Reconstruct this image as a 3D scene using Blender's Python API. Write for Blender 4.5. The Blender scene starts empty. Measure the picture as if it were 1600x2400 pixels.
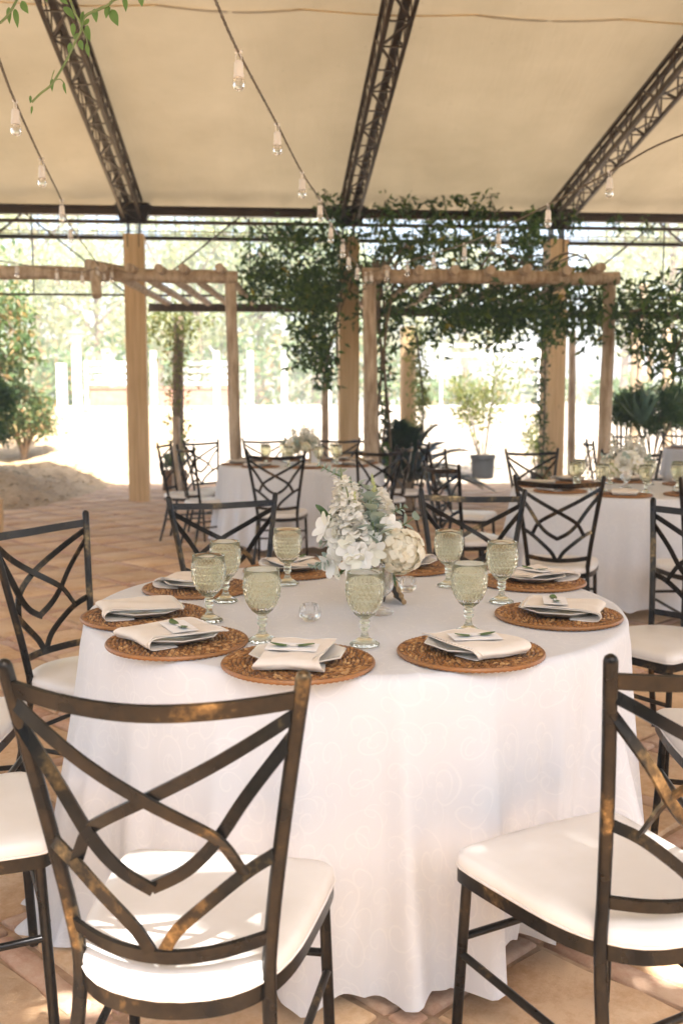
import bpy, math, random
import numpy as np
from mathutils import Vector, Matrix

scene = bpy.context.scene
COL = scene.collection
R = math.radians
random.seed(7)
rng = np.random.default_rng(7)

# ------------------------------------------------------------------ camera
CAM_H = 1.37
FPX = 2333.0                       # focal length in photo pixels (35 mm lens, 36 mm tall frame, 2400 px)
PITCH = math.atan((1200 - 940) / FPX)
cam_d = bpy.data.cameras.new("camera")
cam = bpy.data.objects.new("camera", cam_d)
COL.objects.link(cam)
cam_d.sensor_fit = 'VERTICAL'
cam_d.sensor_height = 36.0
cam_d.lens = 35.0
cam_d.clip_start = 0.05
cam_d.clip_end = 3000
cam.location = (0, 0, CAM_H)
cam.rotation_euler = (math.pi / 2 - PITCH, 0, 0)
cam_d.dof.use_dof = True
cam_d.dof.focus_distance = 2.45
cam_d.dof.aperture_fstop = 4.2
scene.camera = cam
scene.render.resolution_x, scene.render.resolution_y = 682, 1024

# ------------------------------------------------------------------ light
SUN_EL = R(58)
SUN_AZ = R(166)                    # clockwise from +Y: behind the camera, a little to its right
sun_vec = Vector((math.sin(SUN_AZ) * math.cos(SUN_EL), math.cos(SUN_AZ) * math.cos(SUN_EL), math.sin(SUN_EL)))
world = bpy.data.worlds.new("World")
scene.world = world
world.use_nodes = True
wn = world.node_tree.nodes
sky = wn.new("ShaderNodeTexSky")
sky.sky_type = 'NISHITA'
sky.sun_disc = False
sky.sun_elevation = SUN_EL
sky.sun_rotation = SUN_AZ
sky.air_density = 1.0
sky.dust_density = 4.0
sky.ozone_density = 1.0
world.node_tree.links.new(sky.outputs[0], wn["Background"].inputs[0])
wn["Background"].inputs[1].default_value = 0.135
sd = bpy.data.lights.new("sun", 'SUN')
sd.energy = 5.0
sd.angle = R(0.55)
sd.color = (1.0, 0.975, 0.935)
sun = bpy.data.objects.new("sun", sd)
COL.objects.link(sun)
sun.rotation_euler = (-sun_vec).to_track_quat('-Z', 'Y').to_euler()
vs = scene.view_settings
vs.view_transform = 'Standard'
vs.look = 'None'
vs.gamma = 1.0
vs.use_curve_mapping = False
vs.exposure = 2.02
cy = scene.cycles
cy.max_bounces = 10
cy.transmission_bounces = 10
cy.transparent_max_bounces = 12
cy.diffuse_bounces = 4
cy.sample_clamp_indirect = 6.0

# ------------------------------------------------------------------ pixel -> world (photo pixels, 1600 x 2400)
def ray(px, py):
    a = (px - 800) / FPX
    b = -(py - 1200) / FPX
    s, c = math.sin(PITCH), math.cos(PITCH)
    return Vector((a, c + b * s, -s + b * c))
def at(px, py, z):
    r = ray(px, py)
    t = (z - CAM_H) / r.z
    return Vector((r.x * t, r.y * t, z))
def atd(px, py, y):
    r = ray(px, py)
    t = y / r.y
    return Vector((r.x * t, y, CAM_H + r.z * t))

# ------------------------------------------------------------------ object helpers
def tag(o, label=None, cat=None, group=None, kind=None):
    if label: o["label"] = label
    if cat: o["category"] = cat
    if group: o["group"] = group
    if kind: o["kind"] = kind
    return o
def empty(name, loc=(0, 0, 0), rz=0, label=None, cat=None, group=None, kind=None):
    o = bpy.data.objects.new(name, None)
    o.empty_display_size = 0.1
    COL.objects.link(o)
    o.location = loc
    o.rotation_euler = (0, 0, rz)
    return tag(o, label, cat, group, kind)
def link(name, mesh, parent=None, loc=None, rot=None, scale=None):
    o = bpy.data.objects.new(name, mesh)
    COL.objects.link(o)
    if parent: o.parent = parent
    if loc is not None: o.location = loc
    if rot is not None: o.rotation_euler = rot
    if scale is not None: o.scale = scale if hasattr(scale, "__len__") else (scale,) * 3
    return o
def dup(root, loc, rz=0.0, scale=None, label=None, group=None):
    def cp(o, par):
        c = o.copy()
        COL.objects.link(c)
        if par: c.parent = par
        for ch in [k for k in COL.objects if k.parent == o]:
            cp(ch, c)
        return c
    r = cp(root, None)
    r.location = loc
    r.rotation_euler = (0, 0, rz)
    if scale: r.scale = (scale,) * 3
    if label: r["label"] = label
    if group: r["group"] = group
    return r
KIDS = {}
def fastdup(root, loc, rz=0.0, scale=None, label=None, group=None):
    """dup with a cached child list (no scan of the whole collection)."""
    if root.name not in KIDS:
        def tree(o): return [(c, tree(c)) for c in o.children]
        KIDS[root.name] = tree(root)
    def cp(o, kids, par):
        c = o.copy()
        COL.objects.link(c)
        if par: c.parent = par
        for k, kk in kids: cp(k, kk, c)
        return c
    r = cp(root, KIDS[root.name], None)
    r.location = loc
    r.rotation_euler = (0, 0, rz)
    if scale: r.scale = (scale,) * 3
    if label: r["label"] = label
    if group: r["group"] = group
    return r

def mesh_np(name, v, faces, mat, smooth=True, uv=None):
    """v (N,3) array, faces (M,k) int array of one polygon size."""
    v = np.asarray(v, dtype=np.float32)
    faces = np.asarray(faces, dtype=np.int32)
    me = bpy.data.meshes.new(name)
    m, k = faces.shape
    me.vertices.add(len(v)); me.vertices.foreach_set("co", v.ravel())
    me.loops.add(m * k); me.loops.foreach_set("vertex_index", faces.ravel())
    me.polygons.add(m)
    me.polygons.foreach_set("loop_start", np.arange(m, dtype=np.int32) * k)
    me.polygons.foreach_set("use_smooth", np.full(m, smooth))
    if uv is not None:
        ul = me.uv_layers.new(name="UVMap")
        ul.data.foreach_set("uv", np.asarray(uv, dtype=np.float32)[faces.ravel()].ravel())
    me.materials.append(mat)
    me.update(calc_edges=True)
    return me

class MB:
    def __init__(s): s.v = []; s.f = []
    def add(s, vs_, fs_):
        n = len(s.v)
        s.v += [tuple(p) for p in vs_]
        s.f += [tuple(i + n for i in f) for f in fs_]
        return s
    def box(s, c, size, m=None):
        hx, hy, hz = size[0] / 2, size[1] / 2, size[2] / 2
        c = Vector(c)
        pts = []
        for z in (-hz, hz):
            for x, y in ((-hx, -hy), (hx, -hy), (hx, hy), (-hx, hy)):
                p = Vector((x, y, z))
                if m: p = m @ p
                pts.append(c + p)
        return s.add(pts, [(3, 2, 1, 0), (4, 5, 6, 7), (0, 1, 5, 4), (1, 2, 6, 5), (2, 3, 7, 6), (3, 0, 4, 7)])
    def beam(s, a, b, w, h, up=Vector((0, 0, 1))):
        """square bar from a to b, w across, h along up"""
        a = Vector(a); b = Vector(b)
        d = (b - a).normalized()
        side = d.cross(up)
        if side.length < 1e-4: side = d.cross(Vector((0, 1, 0)))
        side.normalize()
        u = side.cross(d).normalized()
        pts = []
        for p in (a, b):
            for i, j in ((-1, -1), (1, -1), (1, 1), (-1, 1)):
                pts.append(p + side * (i * w / 2) + u * (j * h / 2))
        return s.add(pts, [(0, 1, 2, 3), (7, 6, 5, 4), (0, 4, 5, 1), (1, 5, 6, 2), (2, 6, 7, 3), (3, 7, 4, 0)])
    def tube(s, pts, r, n=8, caps=True, dome=False):
        pts = [Vector(p) for p in pts]
        rr = r if hasattr(r, "__len__") else [r] * len(pts)
        if dome:
            d = (pts[-1] - pts[-2]).normalized()
            e = pts[-1]; q = rr[-1]
            rr = list(rr)
            for k in (35, 65, 85):
                pts.append(e + d * (q * math.sin(R(k)))); rr.append(q * math.cos(R(k)))
        t0 = (pts[1] - pts[0]).normalized()
        ref = Vector((0, 0, 1)) if abs(t0.z) < 0.9 else Vector((1, 0, 0))
        nrm = t0.cross(ref).normalized()
        vv = []; ff = []
        for i, p in enumerate(pts):
            if i == 0: t = pts[1] - pts[0]
            elif i == len(pts) - 1: t = pts[-1] - pts[-2]
            else: t = pts[i + 1] - pts[i - 1]
            t.normalize()
            nrm = (nrm - t * nrm.dot(t))
            if nrm.length < 1e-6: nrm = t.cross(Vector((0.3, 0.5, 0.8)))
            nrm.normalize()
            b = t.cross(nrm)
            for k in range(n):
                a = 2 * math.pi * k / n
                vv.append(p + (nrm * math.cos(a) + b * math.sin(a)) * rr[i])
        for i in range(len(pts) - 1):
            for k in range(n):
                k2 = (k + 1) % n
                ff.append((i * n + k, i * n + k2, (i + 1) * n + k2, (i + 1) * n + k))
        if caps:
            ff.append(tuple(range(n - 1, -1, -1)))
            ff.append(tuple((len(pts) - 1) * n + k for k in range(n)))
        return s.add(vv, ff)
    def ribbon(s, pts, nrms, w, t):
        """flat bar along pts; nrms face normals; w across, t thick"""
        pts = [Vector(p) for p in pts]
        vv = []; ff = []
        for i, p in enumerate(pts):
            if i == 0: d = pts[1] - pts[0]
            elif i == len(pts) - 1: d = pts[-1] - pts[-2]
            else: d = pts[i + 1] - pts[i - 1]
            d.normalize()
            nn = Vector(nrms[i]); nn = (nn - d * nn.dot(d)).normalized()
            sd_ = nn.cross(d)
            for a, b in ((-1, -1), (1, -1), (1, 1), (-1, 1)):
                vv.append(p + sd_ * (a * w / 2) + nn * (b * t / 2))
        for i in range(len(pts) - 1):
            for k in range(4):
                k2 = (k + 1) % 4
                ff.append((i * 4 + k, i * 4 + k2, i * 4 + 4 + k2, i * 4 + 4 + k))
        ff.append((3, 2, 1, 0)); m = (len(pts) - 1) * 4
        ff.append((m, m + 1, m + 2, m + 3))
        return s.add(vv, ff)
    def lathe(s, prof, n=32, c=(0, 0, 0), rad=None):
        """prof [(r,z)]; rad(k, i) optional radius factor"""
        vv = []; ff = []
        for i, (r, z) in enumerate(prof):
            for k in range(n):
                a = 2 * math.pi * k / n
                q = r if rad is None else r * rad(a, i)
                vv.append((c[0] + q * math.cos(a), c[1] + q * math.sin(a), c[2] + z))
        for i in range(len(prof) - 1):
            for k in range(n):
                k2 = (k + 1) % n
                ff.append((i * n + k, i * n + k2, (i + 1) * n + k2, (i + 1) * n + k))
        if prof[0][0] > 1e-5: ff.append(tuple(range(n - 1, -1, -1)))
        if prof[-1][0] > 1e-5: ff.append(tuple((len(prof) - 1) * n + k for k in range(n)))
        return s.add(vv, ff)
    def mesh(s, name, mat, smooth=True, angle=None):
        me = bpy.data.meshes.new(name)
        me.from_pydata(s.v, [], s.f)
        me.materials.append(mat)
        if smooth:
            me.polygons.foreach_set("use_smooth", [True] * len(me.polygons))
            if angle: me.set_sharp_from_angle(angle=R(angle))
        me.update()
        return me
    def build(s, name, mat, parent=None, smooth=True, angle=40, loc=None, rot=None):
        return link(name, s.mesh(name, mat, smooth, angle), parent, loc, rot)

def cr(pts, n=6, closed=False):
    """Catmull-Rom through points"""
    P = [Vector(p) for p in pts]
    out = []
    m = len(P)
    segs = m if closed else m - 1
    for i in range(segs):
        if closed: p0, p1, p2, p3 = P[(i - 1) % m], P[i], P[(i + 1) % m], P[(i + 2) % m]
        else:
            p1, p2 = P[i], P[i + 1]
            p0 = P[i - 1] if i > 0 else p1 * 2 - p2
            p3 = P[i + 2] if i + 2 < m else p2 * 2 - p1
        for k in range(n):
            t = k / n
            out.append(0.5 * ((2 * p1) + (p2 - p0) * t + (2 * p0 - 5 * p1 + 4 * p2 - p3) * t * t + (3 * p1 - p0 - 3 * p2 + p3) * t ** 3))
    if not closed: out.append(P[-1])
    return out

# ------------------------------------------------------------------ materials
class NT:
    def __init__(s, name):
        s.m = bpy.data.materials.new(name); s.m.use_nodes = True
        s.t = s.m.node_tree; s.n = s.t.nodes; s.n.clear()
        s.out = s.n.new("ShaderNodeOutputMaterial")
    def node(s, typ, **kw):
        nd = s.n.new(typ)
        for k, v in kw.items(): setattr(nd, k, v)
        return nd
    def ln(s, a, b): s.t.links.new(a, b); return s
    def val(s, sock, v): sock.default_value = v
    def coords(s, scale=1.0, kind='Object', vary=True):
        tc = s.node("ShaderNodeTexCoord")
        mp = s.node("ShaderNodeMapping")
        s.ln(tc.outputs[kind], mp.inputs[0])
        mp.inputs['Scale'].default_value = (scale,) * 3 if not hasattr(scale, "__len__") else scale
        if vary:
            oi = s.node("ShaderNodeObjectInfo")
            mu = s.node("ShaderNodeMath", operation='MULTIPLY'); mu.inputs[1].default_value = 37.0
            s.ln(oi.outputs['Random'], mu.inputs[0]); s.ln(mu.outputs[0], mp.inputs['Location'])
        return mp.outputs[0]
    def noise(s, vec, scale, detail=4, rough=0.55, dist=0.0):
        nd = s.node("ShaderNodeTexNoise")
        nd.inputs['Scale'].default_value = scale; nd.inputs['Detail'].default_value = detail
        nd.inputs['Roughness'].default_value = rough; nd.inputs['Distortion'].default_value = dist
        s.ln(vec, nd.inputs['Vector']); return nd.outputs['Fac']
    def ramp(s, fac, stops, interp='LINEAR'):
        nd = s.node("ShaderNodeValToRGB"); cr_ = nd.color_ramp; cr_.interpolation = interp
        while len(cr_.elements) < len(stops): cr_.elements.new(0.5)
        for e, (p, c) in zip(cr_.elements, stops):
            e.position = p; e.color = (*c, 1) if hasattr(c, "__len__") else (c, c, c, 1)
        s.ln(fac, nd.inputs[0]); return nd.outputs[0]
    def bump(s, h, strength=0.3, dist=0.01):
        nd = s.node("ShaderNodeBump"); nd.inputs['Strength'].default_value = strength; nd.inputs['Distance'].default_value = dist
        s.ln(h, nd.inputs['Height']); return nd.outputs[0]
    def bsdf(s, color=None, rough=0.6, metal=0.0, normal=None, **kw):
        b = s.node("ShaderNodeBsdfPrincipled")
        def setin(key, v):
            if v is None: return
            if isinstance(v, bpy.types.NodeSocket): s.ln(v, b.inputs[key])
            elif hasattr(v, "__len__") and len(v) == 3: b.inputs[key].default_value = (*v, 1)
            else: b.inputs[key].default_value = v
        setin('Base Color', color); setin('Roughness', rough); setin('Metallic', metal); setin('Normal', normal)
        for k, v in kw.items(): setin(k, v)
        return b
    def done(s, sh):
        s.ln(sh.outputs[0], s.out.inputs[0]); return s.m

def simple(name, a, b, scale=8, rough=0.6, metal=0, bump=0.0, detail=5, lo=0.35, hi=0.65, coat=None, bscale=None, stretch=None):
    t = NT(name)
    v = t.coords(stretch or 1.0)
    n = t.noise(v, scale, detail)
    c = t.ramp(n, [(lo, a), (hi, b)])
    nm = None
    if bump: nm = t.bump(t.noise(v, bscale or scale * 3, 4), bump, 0.01)
    kw = {}
    if coat: kw['Coat Weight'] = coat
    return t.done(t.bsdf(c, rough, metal, nm, **kw))

M = {}
def mat_metal():
    t = NT("worn_bronze_metal")
    v = t.coords(1.0)
    n1 = t.noise(v, 5, 5, 0.6)
    n2 = t.noise(v, 60, 3, 0.6)
    mx = t.node("ShaderNodeMath", operation='MULTIPLY_ADD'); mx.inputs[1].default_value = 0.25
    t.ln(n2, mx.inputs[0]); t.ln(n1, mx.inputs[2])
    c = t.ramp(mx.outputs[0], [(0.50, (0.013, 0.013, 0.014)), (0.70, (0.036, 0.029, 0.022)), (0.77, (0.14, 0.094, 0.046)), (0.87, (0.50, 0.34, 0.16))])
    r = t.ramp(n1, [(0.3, 0.22), (0.7, 0.38)])
    return t.done(t.bsdf(c, r, 0.86))
M['metal'] = mat_metal()
M['vinyl'] = simple("white_vinyl", (0.70, 0.66, 0.61), (0.80, 0.77, 0.74), 4, 0.36, bump=0.22, bscale=7)
def mat_cloth(pattern=True):
    t = NT("damask_cloth")
    tc = t.node("ShaderNodeTexCoord")
    uv = tc.outputs['UV']
    warp = t.node("ShaderNodeTexNoise"); warp.inputs['Scale'].default_value = 5.0; warp.inputs['Detail'].default_value = 1
    t.ln(uv, warp.inputs['Vector'])
    addv = t.node("ShaderNodeVectorMath", operation='MULTIPLY_ADD')
    addv.inputs[1].default_value = (0.11, 0.11, 0); t.ln(warp.outputs['Color'], addv.inputs[0]); t.ln(uv, addv.inputs[2])
    mask = None
    for sc, tw, ph in ((8.0, 11.0, 0.0), (12.5, -9.0, 3.0)):
        off = t.node("ShaderNodeVectorMath", operation='ADD'); off.inputs[1].default_value = (ph, ph * 0.7, 0)
        t.ln(addv.outputs[0], off.inputs[0])
        vo = t.node("ShaderNodeTexVoronoi", voronoi_dimensions='2D', feature='F1')
        vo.inputs['Scale'].default_value = sc; vo.inputs['Randomness'].default_value = 0.85
        t.ln(off.outputs[0], vo.inputs['Vector'])
        sub = t.node("ShaderNodeVectorMath", operation='SUBTRACT'); t.ln(off.outputs[0], sub.inputs[0]); t.ln(vo.outputs['Position'], sub.inputs[1])
        sep = t.node("ShaderNodeSeparateXYZ"); t.ln(sub.outputs[0], sep.inputs[0])
        an = t.node("ShaderNodeMath", operation='ARCTAN2'); t.ln(sep.outputs[0], an.inputs[0]); t.ln(sep.outputs[1], an.inputs[1])
        ma = t.node("ShaderNodeMath", operation='MULTIPLY_ADD'); t.ln(vo.outputs['Distance'], ma.inputs[0]); ma.inputs[1].default_value = tw * 1.6
        t.ln(an.outputs[0], ma.inputs[2])
        si = t.node("ShaderNodeMath", operation='SINE'); t.ln(ma.outputs[0], si.inputs[0])
        rp = t.ramp(si.outputs[0], [(0.905, 0.0), (0.98, 1.0)])
        fade = t.ramp(vo.outputs['Distance'], [(0.42, 1.0), (0.55, 0.0)])
        mu = t.node("ShaderNodeMath", operation='MULTIPLY'); t.ln(rp, mu.inputs[0]); t.ln(fade, mu.inputs[1])
        if mask is None: mask = mu.outputs[0]
        else:
            mxx = t.node("ShaderNodeMath", operation='MAXIMUM'); t.ln(mask, mxx.inputs[0]); t.ln(mu.outputs[0], mxx.inputs[1]); mask = mxx.outputs[0]
    c = t.ramp(mask, [(0.0, (0.735, 0.748, 0.782)), (1.0, (0.782, 0.792, 0.815))])
    r = t.ramp(mask, [(0.0, 0.80), (1.0, 0.56)])
    fine = t.noise(t.coords(1.0, vary=False), 500, 2)
    b = t.bsdf(c, r, 0, t.bump(fine, 0.05, 0.002))
    tr = t.node("ShaderNodeBsdfTranslucent"); tr.inputs[0].default_value = (0.8, 0.78, 0.75, 1)
    mix = t.node("ShaderNodeMixShader"); mix.inputs[0].default_value = 0.12
    t.ln(b.outputs[0], mix.inputs[1]); t.ln(tr.outputs[0], mix.inputs[2])
    return t.done(mix)
M['cloth'] = mat_cloth()
def mat_membrane():
    t = NT("tent_membrane")
    v = t.coords(1.0, vary=False)
    n = t.noise(v, 0.55, 8, 0.68)
    sp = t.node("ShaderNodeTexVoronoi"); sp.inputs['Scale'].default_value = 5.0
    t.ln(v, sp.inputs['Vector'])
    n3 = t.noise(v, 2.2, 3)
    mg = t.node("ShaderNodeMath", operation='MULTIPLY_ADD'); mg.inputs[1].default_value = -0.07
    t.ln(n3, mg.inputs[0]); t.ln(sp.outputs['Distance'], mg.inputs[2])
    spots = t.ramp(mg.outputs[0], [(0.012, 0.78), (0.035, 1.0)])
    cd = t.ramp(n, [(0.3, (0.58, 0.49, 0.36)), (0.7, (0.73, 0.63, 0.48))])
    ct = t.ramp(n, [(0.3, (0.112, 0.084, 0.048)), (0.7, (0.158, 0.120, 0.071))])
    def mulc(c):
        m = t.node("ShaderNodeMix", data_type='RGBA', blend_type='MULTIPLY'); m.inputs[0].default_value = 1.0
        t.ln(c, m.inputs[6]); t.ln(spots, m.inputs[7]); return m.outputs[2]
    nb = t.bump(t.noise(t.coords((2.6, 0.35, 1.0), vary=False), 2.0, 6, 0.6), 0.5, 0.03)
    d = t.node("ShaderNodeBsdfDiffuse"); t.ln(mulc(cd), d.inputs[0]); t.ln(nb, d.inputs['Normal'])
    tr = t.node("ShaderNodeBsdfTranslucent"); t.ln(mulc(ct), tr.inputs[0])
    gl = t.node("ShaderNodeBsdfGlossy"); gl.inputs['Roughness'].default_value = 0.36; gl.inputs[0].default_value = (0.9, 0.8, 0.65, 1); t.ln(nb, gl.inputs['Normal'])
    mx = t.node("ShaderNodeMixShader"); mx.inputs[0].default_value = 0.5
    t.ln(d.outputs[0], mx.inputs[1]); t.ln(tr.outputs[0], mx.inputs[2])
    mx2 = t.node("ShaderNodeMixShader"); mx2.inputs[0].default_value = 0.10
    t.ln(mx.outputs[0], mx2.inputs[1]); t.ln(gl.outputs[0], mx2.inputs[2])
    return t.done(mx2)
M['membrane'] = mat_membrane()
def mat_leaf(name, stops, trans=0.45, rough=0.5, tcol=None):
    """per-leaf colour, part of the light passes through"""
    t = NT(name)
    g = t.node("ShaderNodeNewGeometry")
    c = t.ramp(g.outputs['Random Per Island'], stops)
    b = t.bsdf(c, rough)
    tr = t.node("ShaderNodeBsdfTranslucent")
    m = t.node("ShaderNodeMix", data_type='RGBA', blend_type='MULTIPLY'); m.inputs[0].default_value = 1.0
    t.ln(c, m.inputs[6]); m.inputs[7].default_value = tcol or (1.5, 1.6, 0.8, 1)
    t.ln(m.outputs[2], tr.inputs[0])
    mx = t.node("ShaderNodeMixShader"); mx.inputs[0].default_value = trans
    t.ln(b.outputs[0], mx.inputs[1]); t.ln(tr.outputs[0], mx.inputs[2])
    return t.done(mx)
M['vine'] = mat_leaf("vine_leaf", [(0.0, (0.020, 0.052, 0.022)), (0.6, (0.050, 0.105, 0.036)), (0.975, (0.12, 0.18, 0.05)), (1.0, (0.35, 0.26, 0.03))], 0.3)
M['near_leaf'] = mat_leaf("near_vine_leaf", [(0.0, (0.08, 0.16, 0.055)), (1.0, (0.14, 0.24, 0.08))], 0.5)
M['tree'] = mat_leaf("tree_leaf", [(0.0, (0.18, 0.22, 0.12)), (0.6, (0.26, 0.30, 0.17)), (1.0, (0.40, 0.37, 0.23))], 0.5)
M['tree_pale'] = mat_leaf("pale_tree_leaf", [(0.0, (0.26, 0.29, 0.19)), (0.7, (0.36, 0.37, 0.25)), (1.0, (0.48, 0.40, 0.30))], 0.5)
M['bush'] = mat_leaf("bush_leaf", [(0.0, (0.03, 0.07, 0.03)), (0.7, (0.06, 0.12, 0.045)), (1.0, (0.14, 0.19, 0.06))], 0.3)
M['shrub'] = mat_leaf("shrub_leaf", [(0.0, (0.08, 0.14, 0.05)), (0.7, (0.16, 0.22, 0.085)), (1.0, (0.42, 0.24, 0.12))], 0.35)
M['pot_leaf'] = mat_leaf("potted_shrub_leaf", [(0.0, (0.12, 0.15, 0.04)), (0.7, (0.20, 0.21, 0.07)), (1.0, (0.33, 0.29, 0.12))], 0.4)
M['palm'] = mat_leaf("palm_leaflet", [(0.0, (0.012, 0.030, 0.022)), (1.0, (0.03, 0.06, 0.04))], 0.15, 0.35)
M['agave'] = simple("agave_leaf", (0.055, 0.12, 0.085), (0.09, 0.17, 0.11), 6, 0.45)
M['euc'] = mat_leaf("eucalyptus_leaf", [(0.0, (0.30, 0.38, 0.33)), (0.6, (0.42, 0.50, 0.45)), (1.0, (0.26, 0.33, 0.22))], 0.3, 0.6, (1.1, 1.1, 0.95, 1))
M['petal'] = mat_leaf("white_petal", [(0.0, (0.90, 0.88, 0.82)), (0.6, (0.92, 0.91, 0.87)), (1.0, (0.88, 0.86, 0.72))], 0.25, 0.55, (1.0, 1.0, 0.95, 1))
M['hydrangea'] = mat_leaf("cream_petal", [(0.0, (0.88, 0.81, 0.65)), (0.6, (0.90, 0.86, 0.73)), (1.0, (0.85, 0.75, 0.56))], 0.3, 0.55, (1.0, 1.0, 0.9, 1))
M['bud'] = simple("green_bud", (0.38, 0.43, 0.16), (0.55, 0.58, 0.28), 20, 0.5)
M['stem'] = simple("green_stem", (0.10, 0.16, 0.05), (0.17, 0.22, 0.08), 10, 0.5)
M['vine_stem'] = simple("vine_stem", (0.10, 0.075, 0.05), (0.22, 0.17, 0.11), 14, 0.8)
M['card_leaf'] = simple("small_green_leaf", (0.05, 0.11, 0.03), (0.09, 0.17, 0.05), 30, 0.4)
def mat_green_glass():
    t = NT("pale_green_pressed_glass")
    g = t.bsdf((0.94, 0.948, 0.845), 0.02, 0, None, **{'Transmission Weight': 1.0, 'IOR': 1.46})
    d = t.bsdf((0.78, 0.775, 0.61), 0.3)
    tr = t.node("ShaderNodeBsdfTranslucent"); tr.inputs[0].default_value = (0.85, 0.88, 0.58, 1)
    m0 = t.node("ShaderNodeMixShader"); m0.inputs[0].default_value = 0.6
    t.ln(d.outputs[0], m0.inputs[1]); t.ln(tr.outputs[0], m0.inputs[2])
    mx = t.node("ShaderNodeMixShader"); mx.inputs[0].default_value = 0.07
    t.ln(g.outputs[0], mx.inputs[1]); t.ln(m0.outputs[0], mx.inputs[2])
    return t.done(mx)
M['green_glass'] = mat_green_glass()
def mat_clear():
    t = NT("clear_glass")
    g = t.bsdf((0.98, 0.98, 0.98), 0.0, 0, None, **{'Transmission Weight': 1.0, 'IOR': 1.45})
    tr = t.node("ShaderNodeBsdfTransparent")
    mx = t.node("ShaderNodeMixShader"); mx.inputs[0].default_value = 0.35
    t.ln(g.outputs[0], mx.inputs[1]); t.ln(tr.outputs[0], mx.inputs[2])
    return t.done(mx)
M['glass'] = mat_clear()
def mat_rattan():
    t = NT("rattan")
    g = t.node("ShaderNodeNewGeometry")
    c = t.ramp(g.outputs['Random Per Island'], [(0.0, (0.115, 0.043, 0.013)), (0.4, (0.27, 0.108, 0.028)), (0.8, (0.44, 0.20, 0.055)), (1.0, (0.66, 0.40, 0.17))])
    n = t.noise(t.coords((1, 1, 1)), 120, 3)
    m = t.node("ShaderNodeMix", data_type='RGBA', blend_type='MULTIPLY'); m.inputs[0].default_value = 0.5
    t.ln(c, m.inputs[6]); t.ln(t.ramp(n, [(0.3, 0.55), (0.7, 1.0)]), m.inputs[7])
    return t.done(t.bsdf(m.outputs[2], 0.38))
M['rattan'] = mat_rattan()
M['rattan_dark'] = simple("dark_rattan_base", (0.055, 0.022, 0.009), (0.12, 0.05, 0.02), 60, 0.5, bump=0.3)
M['porcelain'] = simple("white_porcelain", (0.72, 0.70, 0.66), (0.76, 0.74, 0.70), 3, 0.12)
M['linen'] = simple("beige_linen", (0.73, 0.66, 0.58), (0.79, 0.73, 0.65), 14, 0.9, bump=0.12, bscale=420)
M['card'] = simple("white_card", (0.80, 0.79, 0.79), (0.84, 0.83, 0.83), 6, 0.7)
M['log'] = simple("weathered_log", (0.28, 0.195, 0.12), (0.55, 0.44, 0.32), 3.2, 0.8, bump=0.4, stretch=(6, 6, 1.2), bscale=9)
M['log_end'] = simple("log_end_grain", (0.15, 0.10, 0.06), (0.30, 0.21, 0.13), 9, 0.85)
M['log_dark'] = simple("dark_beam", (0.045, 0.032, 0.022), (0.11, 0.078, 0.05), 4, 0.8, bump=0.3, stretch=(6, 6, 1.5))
M['glulam'] = simple("glulam_timber", (0.50, 0.31, 0.135), (0.66, 0.45, 0.235), 2.4, 0.6, bump=0.15, stretch=(9, 9, 0.5), bscale=5)
M['glulam_pale'] = simple("pale_timber", (0.40, 0.28, 0.17), (0.56, 0.42, 0.27), 2.4, 0.7, stretch=(9, 9, 0.5))
M['steel'] = simple("brown_painted_steel", (0.026, 0.014, 0.007), (0.060, 0.032, 0.014), 3, 0.42, metal=0.25)
M['steel_dark'] = simple("dark_steel", (0.018, 0.014, 0.012), (0.045, 0.034, 0.026), 4, 0.5, metal=0.3)
M['strap'] = simple("twisted_cable", (0.34, 0.23, 0.12), (0.50, 0.36, 0.20), 30, 0.6)
M['cable'] = simple("brown_cable", (0.10, 0.075, 0.05), (0.19, 0.15, 0.10), 40, 0.6)
M['socket'] = simple("white_socket", (0.74, 0.70, 0.66), (0.80, 0.76, 0.72), 10, 0.45)
M['pot'] = simple("black_plastic_pot", (0.004, 0.0045, 0.005), (0.010, 0.010, 0.011), 6, 0.7)
M['soil'] = simple("potting_soil", (0.03, 0.02, 0.012), (0.07, 0.05, 0.03), 40, 0.95)
M['white_paint'] = simple("white_paint", (0.72, 0.71, 0.68), (0.80, 0.79, 0.77), 4, 0.6)
M['wire'] = simple("galvanised_wire", (0.20, 0.19, 0.18), (0.30, 0.29, 0.27), 4, 0.5)
M['bark'] = simple("bark", (0.15, 0.105, 0.07), (0.33, 0.24, 0.16), 8, 0.9, bump=0.5)
M['crate'] = simple("crate_wood", (0.17, 0.085, 0.04), (0.30, 0.17, 0.085), 5, 0.8, bump=0.2, stretch=(1, 1, 5))
M['gold'] = simple("ornate_gold_wood", (0.26, 0.15, 0.06), (0.55, 0.38, 0.19), 80, 0.45, metal=0.1, bump=0.5)
M['far_wall'] = simple("pale_plaster", (0.62, 0.56, 0.48), (0.72, 0.66, 0.58), 3, 0.9)
M['far_brick'] = simple("terracotta_wall", (0.34, 0.15, 0.085), (0.46, 0.23, 0.14), 5, 0.9, bump=0.2)

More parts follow.
